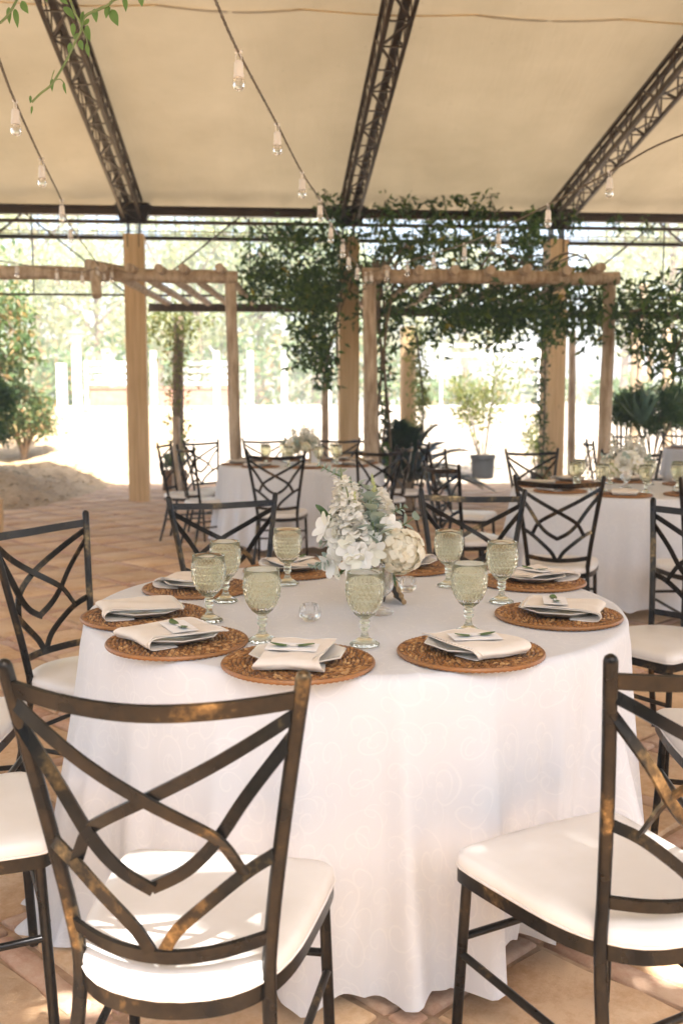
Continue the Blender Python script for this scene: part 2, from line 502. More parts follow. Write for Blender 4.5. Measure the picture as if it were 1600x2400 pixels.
def mat_timber():
    t = NT("glulam_timber")
    n = t.noise(t.coords((9, 9, 0.5)), 2.4, 6, 0.6)
    vo = t.node("ShaderNodeTexVoronoi"); vo.inputs['Scale'].default_value = 1.0
    t.ln(t.coords((5, 5, 2.2)), vo.inputs['Vector'])
    kn = t.ramp(vo.outputs['Distance'], [(0.05, 0.42), (0.13, 1.0)])
    c = t.ramp(n, [(0.3, (0.50, 0.325, 0.155)), (0.55, (0.63, 0.435, 0.235)), (0.75, (0.72, 0.54, 0.325))])
    m = t.node("ShaderNodeMix", data_type='RGBA', blend_type='MULTIPLY'); m.inputs[0].default_value = 1.0
    t.ln(c, m.inputs[6]); t.ln(kn, m.inputs[7])
    return t.done(t.bsdf(m.outputs[2], 0.6, 0, t.bump(n, 0.2, 0.01)))
M['glulam'] = mat_timber()
def mat_ground():
    t = NT("earth_ground")
    v = t.coords(1.0, vary=False)
    n = t.noise(v, 0.6, 8, 0.62)
    n2 = t.noise(v, 14, 6, 0.6)
    a = t.node("ShaderNodeMath", operation='MULTIPLY_ADD'); a.inputs[1].default_value = 0.5
    t.ln(n2, a.inputs[0]); t.ln(n, a.inputs[2])
    c = t.ramp(a.outputs[0], [(0.50, (0.27, 0.205, 0.14)), (0.72, (0.39, 0.315, 0.235)), (0.95, (0.49, 0.42, 0.33))])
    return t.done(t.bsdf(c, 0.95, 0, t.bump(n2, 0.5, 0.03)))
M['ground'] = mat_ground()
def mat_mound():
    t = NT("dirt_mound")
    v = t.coords(1.0, vary=False)
    n = t.noise(v, 1.6, 8, 0.65); n2 = t.noise(v, 22, 5)
    a = t.node("ShaderNodeMath", operation='MULTIPLY_ADD'); a.inputs[1].default_value = 0.5
    t.ln(n2, a.inputs[0]); t.ln(n, a.inputs[2])
    c = t.ramp(a.outputs[0], [(0.5, (0.27, 0.18, 0.09)), (0.7, (0.44, 0.30, 0.16)), (0.95, (0.58, 0.42, 0.24))])
    return t.done(t.bsdf(c, 0.95, 0, t.bump(n2, 0.7, 0.04)))
M['mound'] = mat_mound()
def mat_stone(name, a, b, c3):
    t = NT(name)
    v = t.coords(1.0)
    n = t.noise(v, 3.2, 8, 0.62)
    n2 = t.noise(v, 34, 8, 0.78)
    ad = t.node("ShaderNodeMath", operation='MULTIPLY_ADD'); ad.inputs[1].default_value = 0.8
    t.ln(n2, ad.inputs[0]); t.ln(n, ad.inputs[2])
    col = t.ramp(ad.outputs[0], [(0.60, a), (0.82, b), (1.05, c3)])
    oi = t.node("ShaderNodeObjectInfo")
    m = t.node("ShaderNodeMix", data_type='RGBA', blend_type='MULTIPLY'); m.inputs[0].default_value = 1.0
    t.ln(col, m.inputs[6]); t.ln(t.ramp(oi.outputs['Random'], [(0.0, 0.84), (1.0, 1.08)]), m.inputs[7])
    ge = t.node("ShaderNodeNewGeometry")
    dn = t.noise(ge.outputs['Position'], 1.7, 7, 0.66)
    du = t.node("ShaderNodeMix", data_type='RGBA'); t.ln(t.ramp(dn, [(0.44, 0.05), (0.66, 0.72)]), du.inputs[0])
    t.ln(m.outputs[2], du.inputs[6]); du.inputs[7].default_value = (0.55, 0.385, 0.235, 1)
    return t.done(t.bsdf(du.outputs[2], 0.88, 0, t.bump(ad.outputs[0], 0.55, 0.012)))
M['paver'] = mat_stone("sandstone_paver", (0.40, 0.22, 0.105), (0.60, 0.365, 0.19), (0.72, 0.50, 0.30))
M['brick'] = mat_stone("worn_clay_brick", (0.36, 0.18, 0.11), (0.50, 0.28, 0.185), (0.60, 0.40, 0.28))
M['joint'] = simple("sandy_joint", (0.30, 0.18, 0.10), (0.50, 0.34, 0.21), 18, 0.95, bump=0.4)
# ================================================================== GROUND
def smooth01(t):
    t = min(max(t, 0.0), 1.0)
    return t * t * (3 - 2 * t)
def gh(x, y):
    """height of the open ground"""
    z = -0.04
    if y > 17: z += 0.085 * min(y - 17, 14) + 0.002 * max(0, min(y - 31, 300))
    z += 0.035 * smooth01((y - 17.0) / 1.5)
    return z
xs = sorted(set([-200, -150, -100] + list(range(-70, 71, 5)) + [100, 150, 200]))
ys = [-120, -80, -40, -20, -10, -5, 0, 5, 10, 12, 14, 14.5, 15, 15.5, 16, 16.5, 17, 17.5] + list(range(18, 71, 1)) + [80, 100, 140, 200, 260]
gv = [(x, y, gh(x, y)) for y in ys for x in xs]
nx = len(xs)
gf = [(j * nx + i, j * nx + i + 1, (j + 1) * nx + i + 1, (j + 1) * nx + i) for j in range(len(ys) - 1) for i in range(nx - 1)]
tag(link("ground", mesh_np("ground", gv, gf, M['ground'])), kind="structure")
# dirt bank on the left
def mound_z(x, y):
    h = 0.52 * smooth01((-3.35 - x) / 1.5) * smooth01((y - 12.0 - 0.25 * math.sin(x * 2)) / 2.2)
    h *= 0.92 + 0.1 * math.sin(x * 3.1 + y * 1.7) + 0.06 * math.sin(x * 7.3 - y * 5.1)
    return gh(x, y) - 0.06 + h + (0.015 * math.sin(x * 17 + y * 9) if h > 0.03 else 0)
mv = []; NXm, NYm = 140, 110
for j in range(NYm):
    y = 11.2 + j * (26 - 11.2) / (NYm - 1)
    for i in range(NXm):
        x = -16 + i * (-2.4 + 16) / (NXm - 1)
        mv.append((x, y, mound_z(x, y)))
mf = [(j * NXm + i, j * NXm + i + 1, (j + 1) * NXm + i + 1, (j + 1) * NXm + i) for j in range(NYm - 1) for i in range(NXm - 1)]
tag(link("dirt_mound", mesh_np("dirt_mound", mv, mf, M['mound'])), kind="structure")

# paved floor: square sandstone pavers framed by narrow brick strips, laid at 45 degrees
floor = MB().box((1.4, 6.6, -0.036), (11.6, 20.4, 0.048)).build("paved_floor", M['joint'], smooth=False)
tag(floor, kind="structure")
def paver_mesh(name, w, h, mat, seed, jit):
    r = random.Random(seed)
    pts = []
    for (a, b) in (((-1, -1), (1, -1)), ((1, -1), (1, 1)), ((1, 1), (-1, 1)), ((-1, 1), (-1, -1))):
        n = 3
        for k in range(n):
            t = k / n
            x = (a[0] + (b[0] - a[0]) * t) * w / 2; y = (a[1] + (b[1] - a[1]) * t) * h / 2
            q = jit * (0.4 if k == 0 else 1)
            if k == 0: x *= 0.985; y *= 0.985
            pts.append((x + r.uniform(-q, q), y + r.uniform(-q, q)))
    n = len(pts)
    v = [(x, y, -0.02) for x, y in pts] + [(x * 0.995, y * 0.995, -0.006) for x, y in pts]
    v += [(x * (1 - 0.012 / w), y * (1 - 0.012 / h), 0.0 + r.uniform(-0.0012, 0.0012)) for x, y in pts]
    v.append((0, 0, r.uniform(-0.001, 0.002)))
    f = []
    for i in range(n):
        j = (i + 1) % n
        f += [(i, j, n + j, n + i), (n + i, n + j, 2 * n + j, 2 * n + i), (2 * n + i, 2 * n + j, 3 * n)]
    b = MB(); b.add(v, f)
    return b.mesh(name, mat, True, 50)
PM = 0.50; BW = 0.075; SW = PM - BW - 0.018; SL = PM - BW - 0.012
slabs = [paver_mesh("paving_stone", SW, SW, M['paver'], k, 0.012) for k in range(7)]
strips = [paver_mesh("paving_brick", SL, BW - 0.012, M['brick'], 40 + k, 0.006) for k in range(6)]
nodes_ = [paver_mesh("corner_brick", BW - 0.012, BW - 0.012, M['brick'], 80 + k, 0.004) for k in range(3)]
cs = math.sqrt(0.5)
def infrustum(x, y):
    if y < 1.2: return -1
    px = 800 + x / y * FPX; py = 940 + CAM_H / y * FPX
    if px < -120 or px > 1720 or py > 2560: return -1
    if (x - 0.03) ** 2 + (y - 2.88) ** 2 < 0.5: return -1
    return 1.0 / y
cand = {'s': [], 'b': [], 'n': []}
for i in range(-40, 41):
    for j in range(-40, 41):
        for kind, ox, oy, rz in (('s', 0.5, 0.5, 0), ('b', 0.5, 0, 0), ('b', 0, 0.5, math.pi / 2), ('n', 0, 0, 0)):
            a = (i + ox) * PM; b_ = (j + oy) * PM
            x = cs * (a - b_) + 0.15; y = cs * (a + b_) + 2.1
            if not (-4.15 < x < 6.95 and -3.2 < y < 16.6): continue
            cand[kind].append((infrustum(x, y), x, y, rz + R(45)))
pr = random.Random(3)
rest = {}
for kind, meshes, nm in (('s', slabs, "paving_stone"), ('b', strips, "paving_brick"), ('n', nodes_, "corner_brick")):
    L = sorted(cand[kind], key=lambda c: -c[0])
    for idx, (vis, x, y, rz) in enumerate(L):
        me = meshes[pr.randrange(len(meshes))]
        turn = rz + math.pi * pr.randrange(2) + pr.uniform(-0.012, 0.012)
        z = pr.uniform(-0.004, 0.0025)
        if vis > 0 and idx < 298:
            link(nm, me, floor, (x, y, z), (pr.uniform(-.004, .004), pr.uniform(-.004, .004), turn))
        else:
            rest.setdefault(kind, []).append((me, x, y, z, turn))
for kind, L in rest.items():
    V = []; F = []
    for me, x, y, z, rz in L:
        n0 = len(V); c, s = math.cos(rz), math.sin(rz)
        V += [(x + c * q.co.x - s * q.co.y, y + s * q.co.x + c * q.co.y, z + q.co.z) for q in me.vertices]
        F += [tuple(n0 + i for i in p.vertices) for p in me.polygons]
    b = MB(); b.add(V, F)
    o = b.build({'s': "outer_paving", 'b': "outer_brickwork", 'n': "outer_corner_brickwork"}[kind], M['paver'] if kind == 's' else M['brick'], floor, True, 50)
    o["kind"] = "stuff"

# ================================================================== PAVILION
EPS = R(4.5)
UO = Vector((0.096, 14.0, 0)); UU = Vector((math.cos(EPS), math.sin(EPS), 0)); UN = Vector((math.sin(EPS), -math.cos(EPS), 0))
def W(u, v, z): return UO + UU * u + UN * v + Vector((0, 0, z))
SP = 2.9; VR = 7.15; VE = 14.3
def zr(v):
    v = min(max(v, -0.3), VE + 0.3)
    t = v if v <= VR else VE - v
    return 4.085 + 0.166 * t - 0.10 * max(0, (t - 5.6) / 1.5) ** 2 * 0.5
pav = empty("pavilion", (UO.x, UO.y, 0), EPS, "open tent pavilion with tan membrane roof on steel trusses and timber posts", "pavilion")
def pbuild(mb, name, mat, **kw):
    """world-space mesh as a part of the pavilion"""
    o = mb.build(name, mat, pav, **kw)
    o.matrix_parent_inverse = pav_inv
    return o
bpy.context.view_layer.update()
pav_inv = Matrix.Rotation(-EPS, 4, 'Z') @ Matrix.Translation((-UO.x, -UO.y, 0))
# membrane: one sheet, pulled up at the trusses, sagging a little and scalloped at the eave
mv = []; US = np.linspace(-3.5 * SP, 3.5 * SP, 169); VS = np.concatenate([np.linspace(-0.28, 2.2, 30), np.linspace(2.4, 12, 40), np.linspace(12.2, VE - 0.06, 14)])
for v in VS:
    for u in US:
        ph = (u / SP) % 1.0
        sag = math.sin(math.pi * ph) ** 2
        edge = smooth01((2.0 - v) / 2.0)
        z = zr(v) + 0.02 - 0.05 * sag * (1 - edge) + 0.02 * sag * edge * smooth01((1.2 - v) / 1.2) - 0.09 * smooth01((0.25 - v) / 0.5)
        z += 0.007 * math.sin(u * 4.3 + 1.6 * math.sin(u * 1.3) + 0.5 * math.sin(v * 0.9)) * (0.25 + math.exp(-v / 2.2))
        z += 0.012 * edge * math.sin(u * 9.0 + 0.6 * math.sin(u * 2.3)) * (0.4 + sag)
        mv.append(W(u, v, z))
nu = len(US)
mf = [(j * nu + i, j * nu + i + 1, (j + 1) * nu + i + 1, (j + 1) * nu + i) for j in range(len(VS) - 1) for i in range(nu - 1)]
o = link("roof_membrane", mesh_np("roof_membrane", [tuple(p) for p in mv], mf, M['membrane']), pav); o.matrix_parent_inverse = pav_inv
# welded seam across the membrane
b = MB()
for u0 in np.arange(-3.5 * SP, 3.5 * SP - 0.01, SP):
    pts = [W(u0 + 0.02 + (SP - 0.04) * t, 4.62, zr(4.62) + 0.02 - 0.05 * math.sin(math.pi * t) ** 2 - 0.006) for t in np.linspace(0, 1, 14)]
    b.ribbon(pts, [Vector((0, 0, 1))] * 14, 0.034, 0.003)
def mat_seam():
    t = NT("membrane_seam")
    d = t.node("ShaderNodeBsdfDiffuse"); d.inputs[0].default_value = (0.80, 0.69, 0.49, 1)
    tr = t.node("ShaderNodeBsdfTranslucent"); tr.inputs[0].default_value = (0.9, 0.75, 0.5, 1)
    mx = t.node("ShaderNodeMixShader"); mx.inputs[0].default_value = 0.6
    t.ln(d.outputs[0], mx.inputs[1]); t.ln(tr.outputs[0], mx.inputs[2])
    return t.done(mx)
seam_m = mat_seam()
pbuild(b, "roof_seam", seam_m)
# trusses
for k in range(-3, 4):
    u = k * SP
    tr = empty("truss", (0, 0, 0)); tr.parent = pav; tr.matrix_parent_inverse = pav_inv
    ch = MB(); lace = MB(); mid = MB()
    vv = [0.0 + i * 0.42 for i in range(int(VE / 0.42) + 1)]
    def tp(du, v, low): return W(u + du, v, zr(v) - 0.035 - (0.27 if low else 0))
    for du in (-0.108, 0.108):
        for low in (0, 1):
            for a, c in zip(vv[::2], vv[2::2]):
                ch.beam(tp(du, a, low), tp(du, c, low), 0.036, 0.034)
    for a, c in zip(vv, vv[1:]):
        i = vv.index(a)
        for du in (-0.108, 0.108):
            lace.beam(tp(du, a, i % 2), tp(du, c, 1 - i % 2), 0.010, 0.028)
            lace.beam(tp(du, a, 0), tp(du, a, 1), 0.011, 0.024, UN)
        lace.beam(tp(-0.108 if i % 2 else 0.108, a, 1), tp(0.108 if i % 2 else -0.108, c, 1), 0.028, 0.010)
        lace.beam(tp(-0.108, a, 1), tp(0.108, a, 1), 0.024, 0.011)
    for du, dz in ((-0.055, 0.05), (0.06, 0.05)):
        for a, c in zip(vv[::2], vv[2::2]):
            p, q = tp(du, a, 0), tp(du, c, 0)
            p.z -= dz; q.z -= dz
            mid.beam(p, q, 0.045, 0.045)
    for mb_, nm, mt in ((ch, "truss_chord", 'steel'), (lace, "truss_lacing", 'steel'), (mid, "truss_core", 'steel')):
        o = mb_.build(nm, M[mt], tr, smooth=False)
        if nm == "truss_lacing": o["kind"] = "stuff"
# posts, gussets, beams
for k in (-2, -1, 0, 1, 2):
    u = k * SP
    b = MB()
    m3 = Matrix.Rotation(EPS + R(9 if k == 1 else 2), 3, 'Z')
    for s in (-1, 1):
        b.box(W(u, 0, 1.77) + m3 @ Vector((s * 0.069, 0, 0)), (0.135, 0.25, 3.66), m3)
    pbuild(b, "timber_post", M['glulam'], smooth=False)
    g = MB()
    g.beam(W(u - 0.20, 0.17, 3.985), W(u + 0.20, 0.17, 3.985), 0.012, 0.02)
    g.beam(W(u - 0.22, 0.0, 3.99), W(u + 0.22, 0.0, 3.99), 0.30, 0.014)
    for s in (-1, 1):
        g.beam(W(u + s * 0.21, 0.13, 3.98), W(u + s * 0.14, 0.10, 3.73), 0.012, 0.05, UU)
        g.beam(W(u + s * 0.075, 0.0, 3.975), W(u + s * 0.075, 0.0, 3.42), 0.26, 0.012, UU)
    gv_ = []
    for hw_, z_ in ((0.15, 3.765), (0.255, 3.975)):
        for du, dv in ((-hw_, -0.11), (hw_, -0.11), (hw_, 0.11), (-hw_, 0.11)): gv_.append(W(u + du, dv, z_))
    g.add(gv_, [(3, 2, 1, 0), (4, 5, 6, 7), (0, 1, 5, 4), (1, 2, 6, 5), (2, 3, 7, 6), (3, 0, 4, 7)])
    pbuild(g, "post_bracket", M['steel_dark'], smooth=False)
HW = 3.5 * SP
for v0, tagn in ((0.0, ""), (VE, "")):
    z0 = 0 if v0 == 0 else -0.02
    b = MB()
    b.beam(W(-HW, v0, 3.965 + z0), W(HW, v0, 3.965 + z0), 0.12, 0.02)
    b.beam(W(-HW, v0, 3.91 + z0), W(HW, v0, 3.91 + z0), 0.02, 0.10)
    b.beam(W(-HW, v0, 3.862 + z0), W(HW, v0, 3.862 + z0), 0.10, 0.014)
    pbuild(b, "eave_beam", M['steel'], smooth=False)
pbuild(MB().beam(W(-HW, 0.02, 3.765), W(HW, 0.02, 3.765), 0.05, 0.045), "middle_rail", M['steel'], smooth=False)
pbuild(MB().beam(W(-HW, -0.17, 3.585), W(HW, -0.17, 3.585), 0.07, 0.05), "lower_rail", M['steel_dark'], smooth=False)
for z in (3.625, 3.665):
    pbuild(MB().tube([W(u, -0.125, z + 0.006 * math.sin(u * 2.1)) for u in np.arange(-HW, HW, 0.3)], 0.008, 5), "tie_cable", M['strap'])
b = MB()
for u in np.arange(-HW, HW, 0.21):
    b.beam(W(u, -0.112, 3.672), W(u + 0.05, -0.112, 3.612), 0.006, 0.014, UN)
o = pbuild(b, "cable_clip", M['strap'], smooth=False); o["kind"] = "stuff"
pbuild(MB().tube([W(-HW, 0.0, 2.80), W(HW, 0.0, 2.80)], 0.016, 6), "tie_rail", M['steel'])
for k in range(-3, 3):
    um = (k + 0.5) * SP
    for s in (-1, 1):
        pbuild(MB().beam(W(um + s * 0.03, 0.0, 3.85), W(um + s * (SP / 2 - 0.14), 0.0, 2.84), 0.02, 0.03, UN), "diagonal_brace", M['steel'], smooth=False)
    pbuild(MB().tube([W(um + 0.1, 0.0, 3.85), W(um + 0.1, 0.0, 2.80)], 0.010, 6), "vertical_tie", M['steel_dark'])
# thin ladder rods behind the clear strip under the eave
b = MB()
for u in np.arange(-HW, HW, 0.26):
    b.tube([W(u, -0.03, 3.87), W(u, -0.03, 3.59)], 0.005, 4)
o = pbuild(b, "thin_hanger", M['steel_dark']); o["kind"] = "stuff"

# ================================================================== LOG PERGOLAS
def log(mb, a, b_, r, seed=0, n=10):
    rr = random.Random(seed)
    a = Vector(a); b_ = Vector(b_)
    L = (b_ - a).length; m = max(4, int(L / 0.35))
    pts = []; rad = []
    for i in range(m + 1):
        t = i / m
        p = a.lerp(b_, t) + Vector((rr.uniform(-1, 1), rr.uniform(-1, 1), rr.uniform(-1, 1))) * r * 0.10
        pts.append(p); rad.append(r * (1.06 - 0.12 * t) * rr.uniform(0.97, 1.03))
    mb.tube(pts, rad, n)
def pergola(name_label, fl, fr, posts, rafters, back):
    c = (fl + fr) / 2
    root = empty("log_pergola", (c.x, c.y, 0), 0, name_label, "pergola", "log pergolas under the eave")
    inv = Matrix.Translation((-c.x, -c.y, 0))
    def pb(mb, nm, mt):
        o = mb.build(nm, M[mt], root, angle=60); o.matrix_parent_inverse = inv; return o
    m = MB(); log(m, fl, fr, 0.074, 5, 12); pb(m, "front_log", 'log')
    for i, (p0, p1, r) in enumerate(posts):
        m = MB(); log(m, p0, p1, r, 20 + i, 12); pb(m, "log_post", 'log')
    for i, (p0, p1, r) in enumerate(rafters):
        m = MB(); log(m, p0, p1, r, 50 + i); pb(m, "rafter_log", 'log')
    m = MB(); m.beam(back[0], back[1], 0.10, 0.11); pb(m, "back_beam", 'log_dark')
    return root
dP = 11.0
fl = atd(-60, 636, dP); fr_ = atd(557, 651, dP)
raf = []
for px, py in ((240, 628), (304, 627), (371, 629), (428, 628), (513, 627)):
    p = atd(px, py, dP - 0.28); q = Vector((p.x + 0.03, 14.75, p.z + 0.0))
    raf.append((p, q, 0.045))
raf.append((atd(222, 655, 10.8) + Vector((0, 0, 0.16)), atd(228, 695, 10.6), 0.055))
raf.append((atd(205, 618, 10.8), atd(330, 642, 11.6), 0.05))
pergola("weathered log pergola without vines, beside the left timber post", fl, fr_,
        [(atd(556, 1083, dP + 0.05) * 1.0 - Vector((0, 0, 0.75)), atd(541, 664, dP), 0.066)], raf,
        (atd(350, 721, 14.6), atd(800, 723, 14.6)))
fl = atd(848, 645, dP); fr_ = atd(1450, 654, dP)
raf = []
for px, py in ((905, 632), (985, 632), (1065, 632), (1150, 632), (1235, 630), (1330, 632), (1408, 626)):
    p = atd(px, py, dP - 0.25); q = Vector((p.x - 0.22, 14.8, p.z - 0.03))
    raf.append((p, q, 0.048))
pergola("log pergola overgrown with dark green vines, right of the middle timber post", fl, fr_,
        [(atd(872, 1083, dP + 0.05) - Vector((0, 0, 0.75)), atd(866, 660, dP), 0.078), (atd(1412, 1050, dP + 0.05) - Vector((0, 0, 0.9)), atd(1429, 668, dP), 0.072)],
        raf, (atd(866, 731, 14.6), atd(1700, 741, 14.6)))

# ================================================================== FOLIAGE
def leaf_mesh(name, P, size, mat, aspect=0.42, jitter=0.35, droop=0.25, seed=0, fold=0.12):
    g = np.random.default_rng(seed)
    P = np.asarray(P, dtype=float); n = len(P)
    d = g.normal(size=(n, 3)); d[:, 2] -= droop * 2
    d /= np.linalg.norm(d, axis=1)[:, None]
    q = g.normal(size=(n, 3))
    s = np.cross(d, q); s /= np.linalg.norm(s, axis=1)[:, None] + 1e-9
    nn = np.cross(s, d)
    L = size * (1 + jitter * g.uniform(-1, 1, n))[:, None]
    Wd = L * aspect * 0.5
    v = np.stack([P, P + d * L * 0.42 + s * Wd + nn * L * fold, P + d * L + nn * L * (-0.08), P + d * L * 0.42 - s * Wd + nn * L * fold], axis=1).reshape(-1, 3)
    i0 = (np.arange(n) * 4)[:, None]
    f = np.concatenate([i0 + np.array([0, 1, 2]), i0 + np.array([0, 2, 3])], axis=0)
    return mesh_np(name, v, f, mat, smooth=False)
def blob(c, r, n, clumps=30, tight=0.22, g=rng, shell=0.5):
    """points in clumps inside an ellipsoid"""
    c = np.array(c, float); r = np.array(r, float)
    k = g.normal(size=(clumps, 3)); k /= np.linalg.norm(k, axis=1)[:, None]
    rad = g.uniform(0, 1, clumps) ** (1 / 3) * (1 - shell) + shell * g.uniform(0.7, 1.0, clumps)
    cc = c + k * rad[:, None] * r
    idx = g.integers(0, clumps, n)
    return cc[idx] + g.normal(size=(n, 3)) * tight * r.mean()
def boxpts(lo, hi, n, clumps, tight, g=rng):
    lo = np.array(lo, float); hi = np.array(hi, float)
    cc = lo + g.uniform(0, 1, (clumps, 3)) * (hi - lo)
    return cc[g.integers(0, clumps, n)] + g.normal(size=(n, 3)) * np.array(tight)
def strand(a, b_, n, wob=0.1, tight=0.05, g=rng):
    a = np.array(a, float); b_ = np.array(b_, float)
    t = g.uniform(0, 1, n)
    ph = g.uniform(0, 6, 3)
    P = a + (b_ - a) * t[:, None]
    P += wob * np.stack([np.sin(t * 7 + ph[0]), np.sin(t * 6 + ph[1]), np.sin(t * 5 + ph[2])], axis=1)
    return P + g.normal(size=(n, 3)) * tight
def plant(name, base, label, cat, leaves, leaf_mat, size, stems=(), stem_mat='vine_stem', stem_name="stem", leaf_name="foliage", group=None, aspect=0.42, droop=0.25, seed=1):
    root = empty(name, base, 0, label, cat, group)
    inv = Matrix.Translation((-base[0], -base[1], -base[2]))
    o = link(leaf_name, leaf_mesh(leaf_name, leaves, size, M[leaf_mat], aspect, 0.35, droop, seed), root)
    o.matrix_parent_inverse = inv
    for pts, r in stems:
        m = MB(); m.tube(pts, r, 6)
        o = m.build(stem_name, M[stem_mat], root); o.matrix_parent_inverse = inv
    return root
def px2(px0, px1, py0, py1, y0, y1):
    """world box that covers a pixel window over a depth range (x and z taken at the mean depth)"""
    ym = (y0 + y1) / 2
    a = atd(px0, py1, ym); b_ = atd(px1, py0, ym)
    return (a.x, y0, a.z), (b_.x, y1, b_.z)

# --- the big vine over the right pergola
P = [boxpts(*px2(850, 1240, 570, 765, 11.0, 14.6), 2300, 95, (0.11, 0.14, 0.075)),
     boxpts(*px2(1040, 1370, 660, 762, 11.0, 13.5), 1500, 60, (0.11, 0.14, 0.07)),
     boxpts(*px2(850, 1250, 535, 600, 12.5, 14.4), 480, 36, (0.13, 0.14, 0.06)),
     boxpts(*px2(1280, 1450, 665, 790, 10.8, 12.0), 650, 60, (0.11, 0.12, 0.10)),
     boxpts(*px2(950, 1220, 755, 810, 11.5, 13.0), 260, 20, (0.09, 0.12, 0.07)),
     boxpts(*px2(840, 1330, 470, 545, 13.4, 14.2), 600, 30, (0.10, 0.08, 0.05)),
     boxpts(*px2(1228, 1255, 520, 640, 13.5, 14.2), 220, 16, (0.06, 0.1, 0.1))]
st = []
for k in range(16):
    x0 = random.uniform(0.3, 3.2); x1 = x0 + random.uniform(-0.9, 0.9)
    st.append((cr([(x0, 11 + random.random(), 2.95 + random.uniform(-.2, .2)), ((x0 + x1) / 2, 12.4, 3.05 + random.uniform(-.2, .3)), (x1, 14, 2.95 + random.uniform(-.3, .4))], 5), 0.012))
b0 = atd(890, 1075, 11.2); b0.z = 0
for k in range(5):
    o_ = Vector((0.04 * math.sin(k * 2.1), 0.05 * math.cos(k * 2.1), 0))
    pts = [b0 + o_ + Vector((0.05 * math.sin(z * 3 + k * 1.3) + 0.06 * (k - 2) * (0.3 if z < 1 else z * 0.25), 0.06 * math.cos(z * 2.6 + k), z)) for z in np.linspace(0, 2.9, 12)]
    st.append((cr(pts, 3), 0.016))
P.append(strand(b0 + Vector((0, 0, 0.4)), b0 + Vector((0.05, 0, 2.7)), 230, 0.05, 0.06))
plant("climbing_vine", (b0.x, b0.y, 0), "dense dark green vine heaped over the right log pergola", "vine", np.concatenate(P), 'vine', 0.105, st, group="vines on the pavilion", seed=3)
# --- left mass between the posts with light showing through
P = [boxpts(*px2(575, 800, 560, 715, 12.6, 14.6), 900, 70, (0.10, 0.12, 0.07)),
     boxpts(*px2(610, 800, 620, 725, 12.4, 14.0), 720, 46, (0.11, 0.14, 0.07)),
     boxpts(*px2(640, 780, 535, 580, 13.5, 14.6), 500, 40, (0.1, 0.12, 0.06))]
st = [(cr([atd(800, 690, 13.6), atd(720, 650, 13.6), atd(640, 640, 13.4), atd(590, 600, 13.4)], 5), 0.012),
      (cr([atd(800, 660, 13.6), atd(730, 600, 13.6), atd(660, 570, 13.4)], 5), 0.010)]
plant("climbing_vine", tuple(atd(800, 690, 13.6)), "airy vine with daylight glinting through, left of the middle timber post", "vine", np.concatenate(P), 'vine', 0.10, st, group="vines on the pavilion", seed=4)
# --- drape hanging down the middle post
P = [boxpts(*px2(712, 780, 640, 790, 11.6, 13.2), 620, 32, (0.09, 0.12, 0.09)),
     boxpts(*px2(722, 775, 770, 890, 11.8, 12.8), 380, 30, (0.06, 0.10, 0.07)),
     boxpts(*px2(690, 760, 690, 840, 12.0, 13.0), 360, 26, (0.08, 0.1, 0.08)),
     boxpts(*px2(762, 796, 480, 660, 13.2, 13.8), 300, 26, (0.07, 0.06, 0.09))]
st = [(cr([atd(850, 620, 12.6), atd(800, 720, 12.4), atd(770, 830, 12.3), atd(760, 890, 12.3)], 5), 0.012),
      (cr([atd(830, 500, 13.6), atd(815, 620, 13.4), atd(790, 740, 12.6), atd(790, 860, 12.5)], 5), 0.014)]
plant("climbing_vine", tuple(atd(800, 720, 12.4)), "vine drape hanging down in front of the middle timber post", "vine", np.concatenate(P), 'vine', 0.10, st, group="vines on the pavilion", seed=5)
# --- sprigs poking up over the eave
P = []; st = []
for px, py0, py1 in ((765, 520, 440), (800, 500, 455), (880, 520, 470), (955, 520, 460), (1030, 520, 480), (1120, 520, 485), (1160, 520, 460), (1250, 520, 490), (1350, 535, 500), (1450, 540, 505), (1530, 545, 515)):
    a = atd(px, py0, 13.75); c = atd(px + random.uniform(-25, 25), py1, 13.6)
    P.append(strand(a, c, 34, 0.03, 0.045)); st.append(([a, (a + c) / 2 + Vector((0.03, 0, 0)), c], 0.006))
plant("climbing_vine", tuple(atd(955, 520, 13.75)), "thin vine sprigs poking up across the brown eave beam", "vine", np.concatenate(P), 'vine', 0.09, st, group="vines on the pavilion", seed=6)
# --- right edge
P = [boxpts(*px2(1500, 1640, 640, 810, 9.6, 11.2), 420, 34, (0.10, 0.12, 0.08)),
     boxpts(*px2(1540, 1640, 760, 890, 9.6, 10.6), 240, 26, (0.08, 0.1, 0.08)),
     boxpts(*px2(1470, 1560, 690, 770, 9.8, 10.8), 220, 24, (0.09, 0.1, 0.05))]
st = [(cr([atd(1700, 640, 10.2), atd(1600, 690, 10.2), atd(1520, 720, 10.2), atd(1475, 730, 10.2)], 5), 0.012),
      (cr([atd(1680, 640, 10.2), atd(1610, 760, 10.1), atd(1570, 850, 10.1)], 5), 0.012)]
plant("climbing_vine", tuple(atd(1690, 640, 10.2)), "slender leaved vine drooping in from the right edge of the pavilion", "vine", np.concatenate(P), 'vine', 0.125, st, group="vines on the pavilion", aspect=0.30, seed=7)
# --- column vine on the far side of the right post
a = atd(1268, 1060, 14.0); a.z = 0
c = atd(1275, 720, 14.0)
plant("climbing_vine", tuple(a), "narrow strip of vine climbing the right timber post", "vine",
      np.concatenate([strand(a, c, 420, 0.03, 0.05), strand(c, c + Vector((0.1, 0, 0.6)), 200, 0.05, 0.09)]), 'vine', 0.08,
      [(cr([a, (a + c) / 2 + Vector((0.03, 0, 0)), c], 6), 0.014)], group="vines on the pavilion", seed=8)

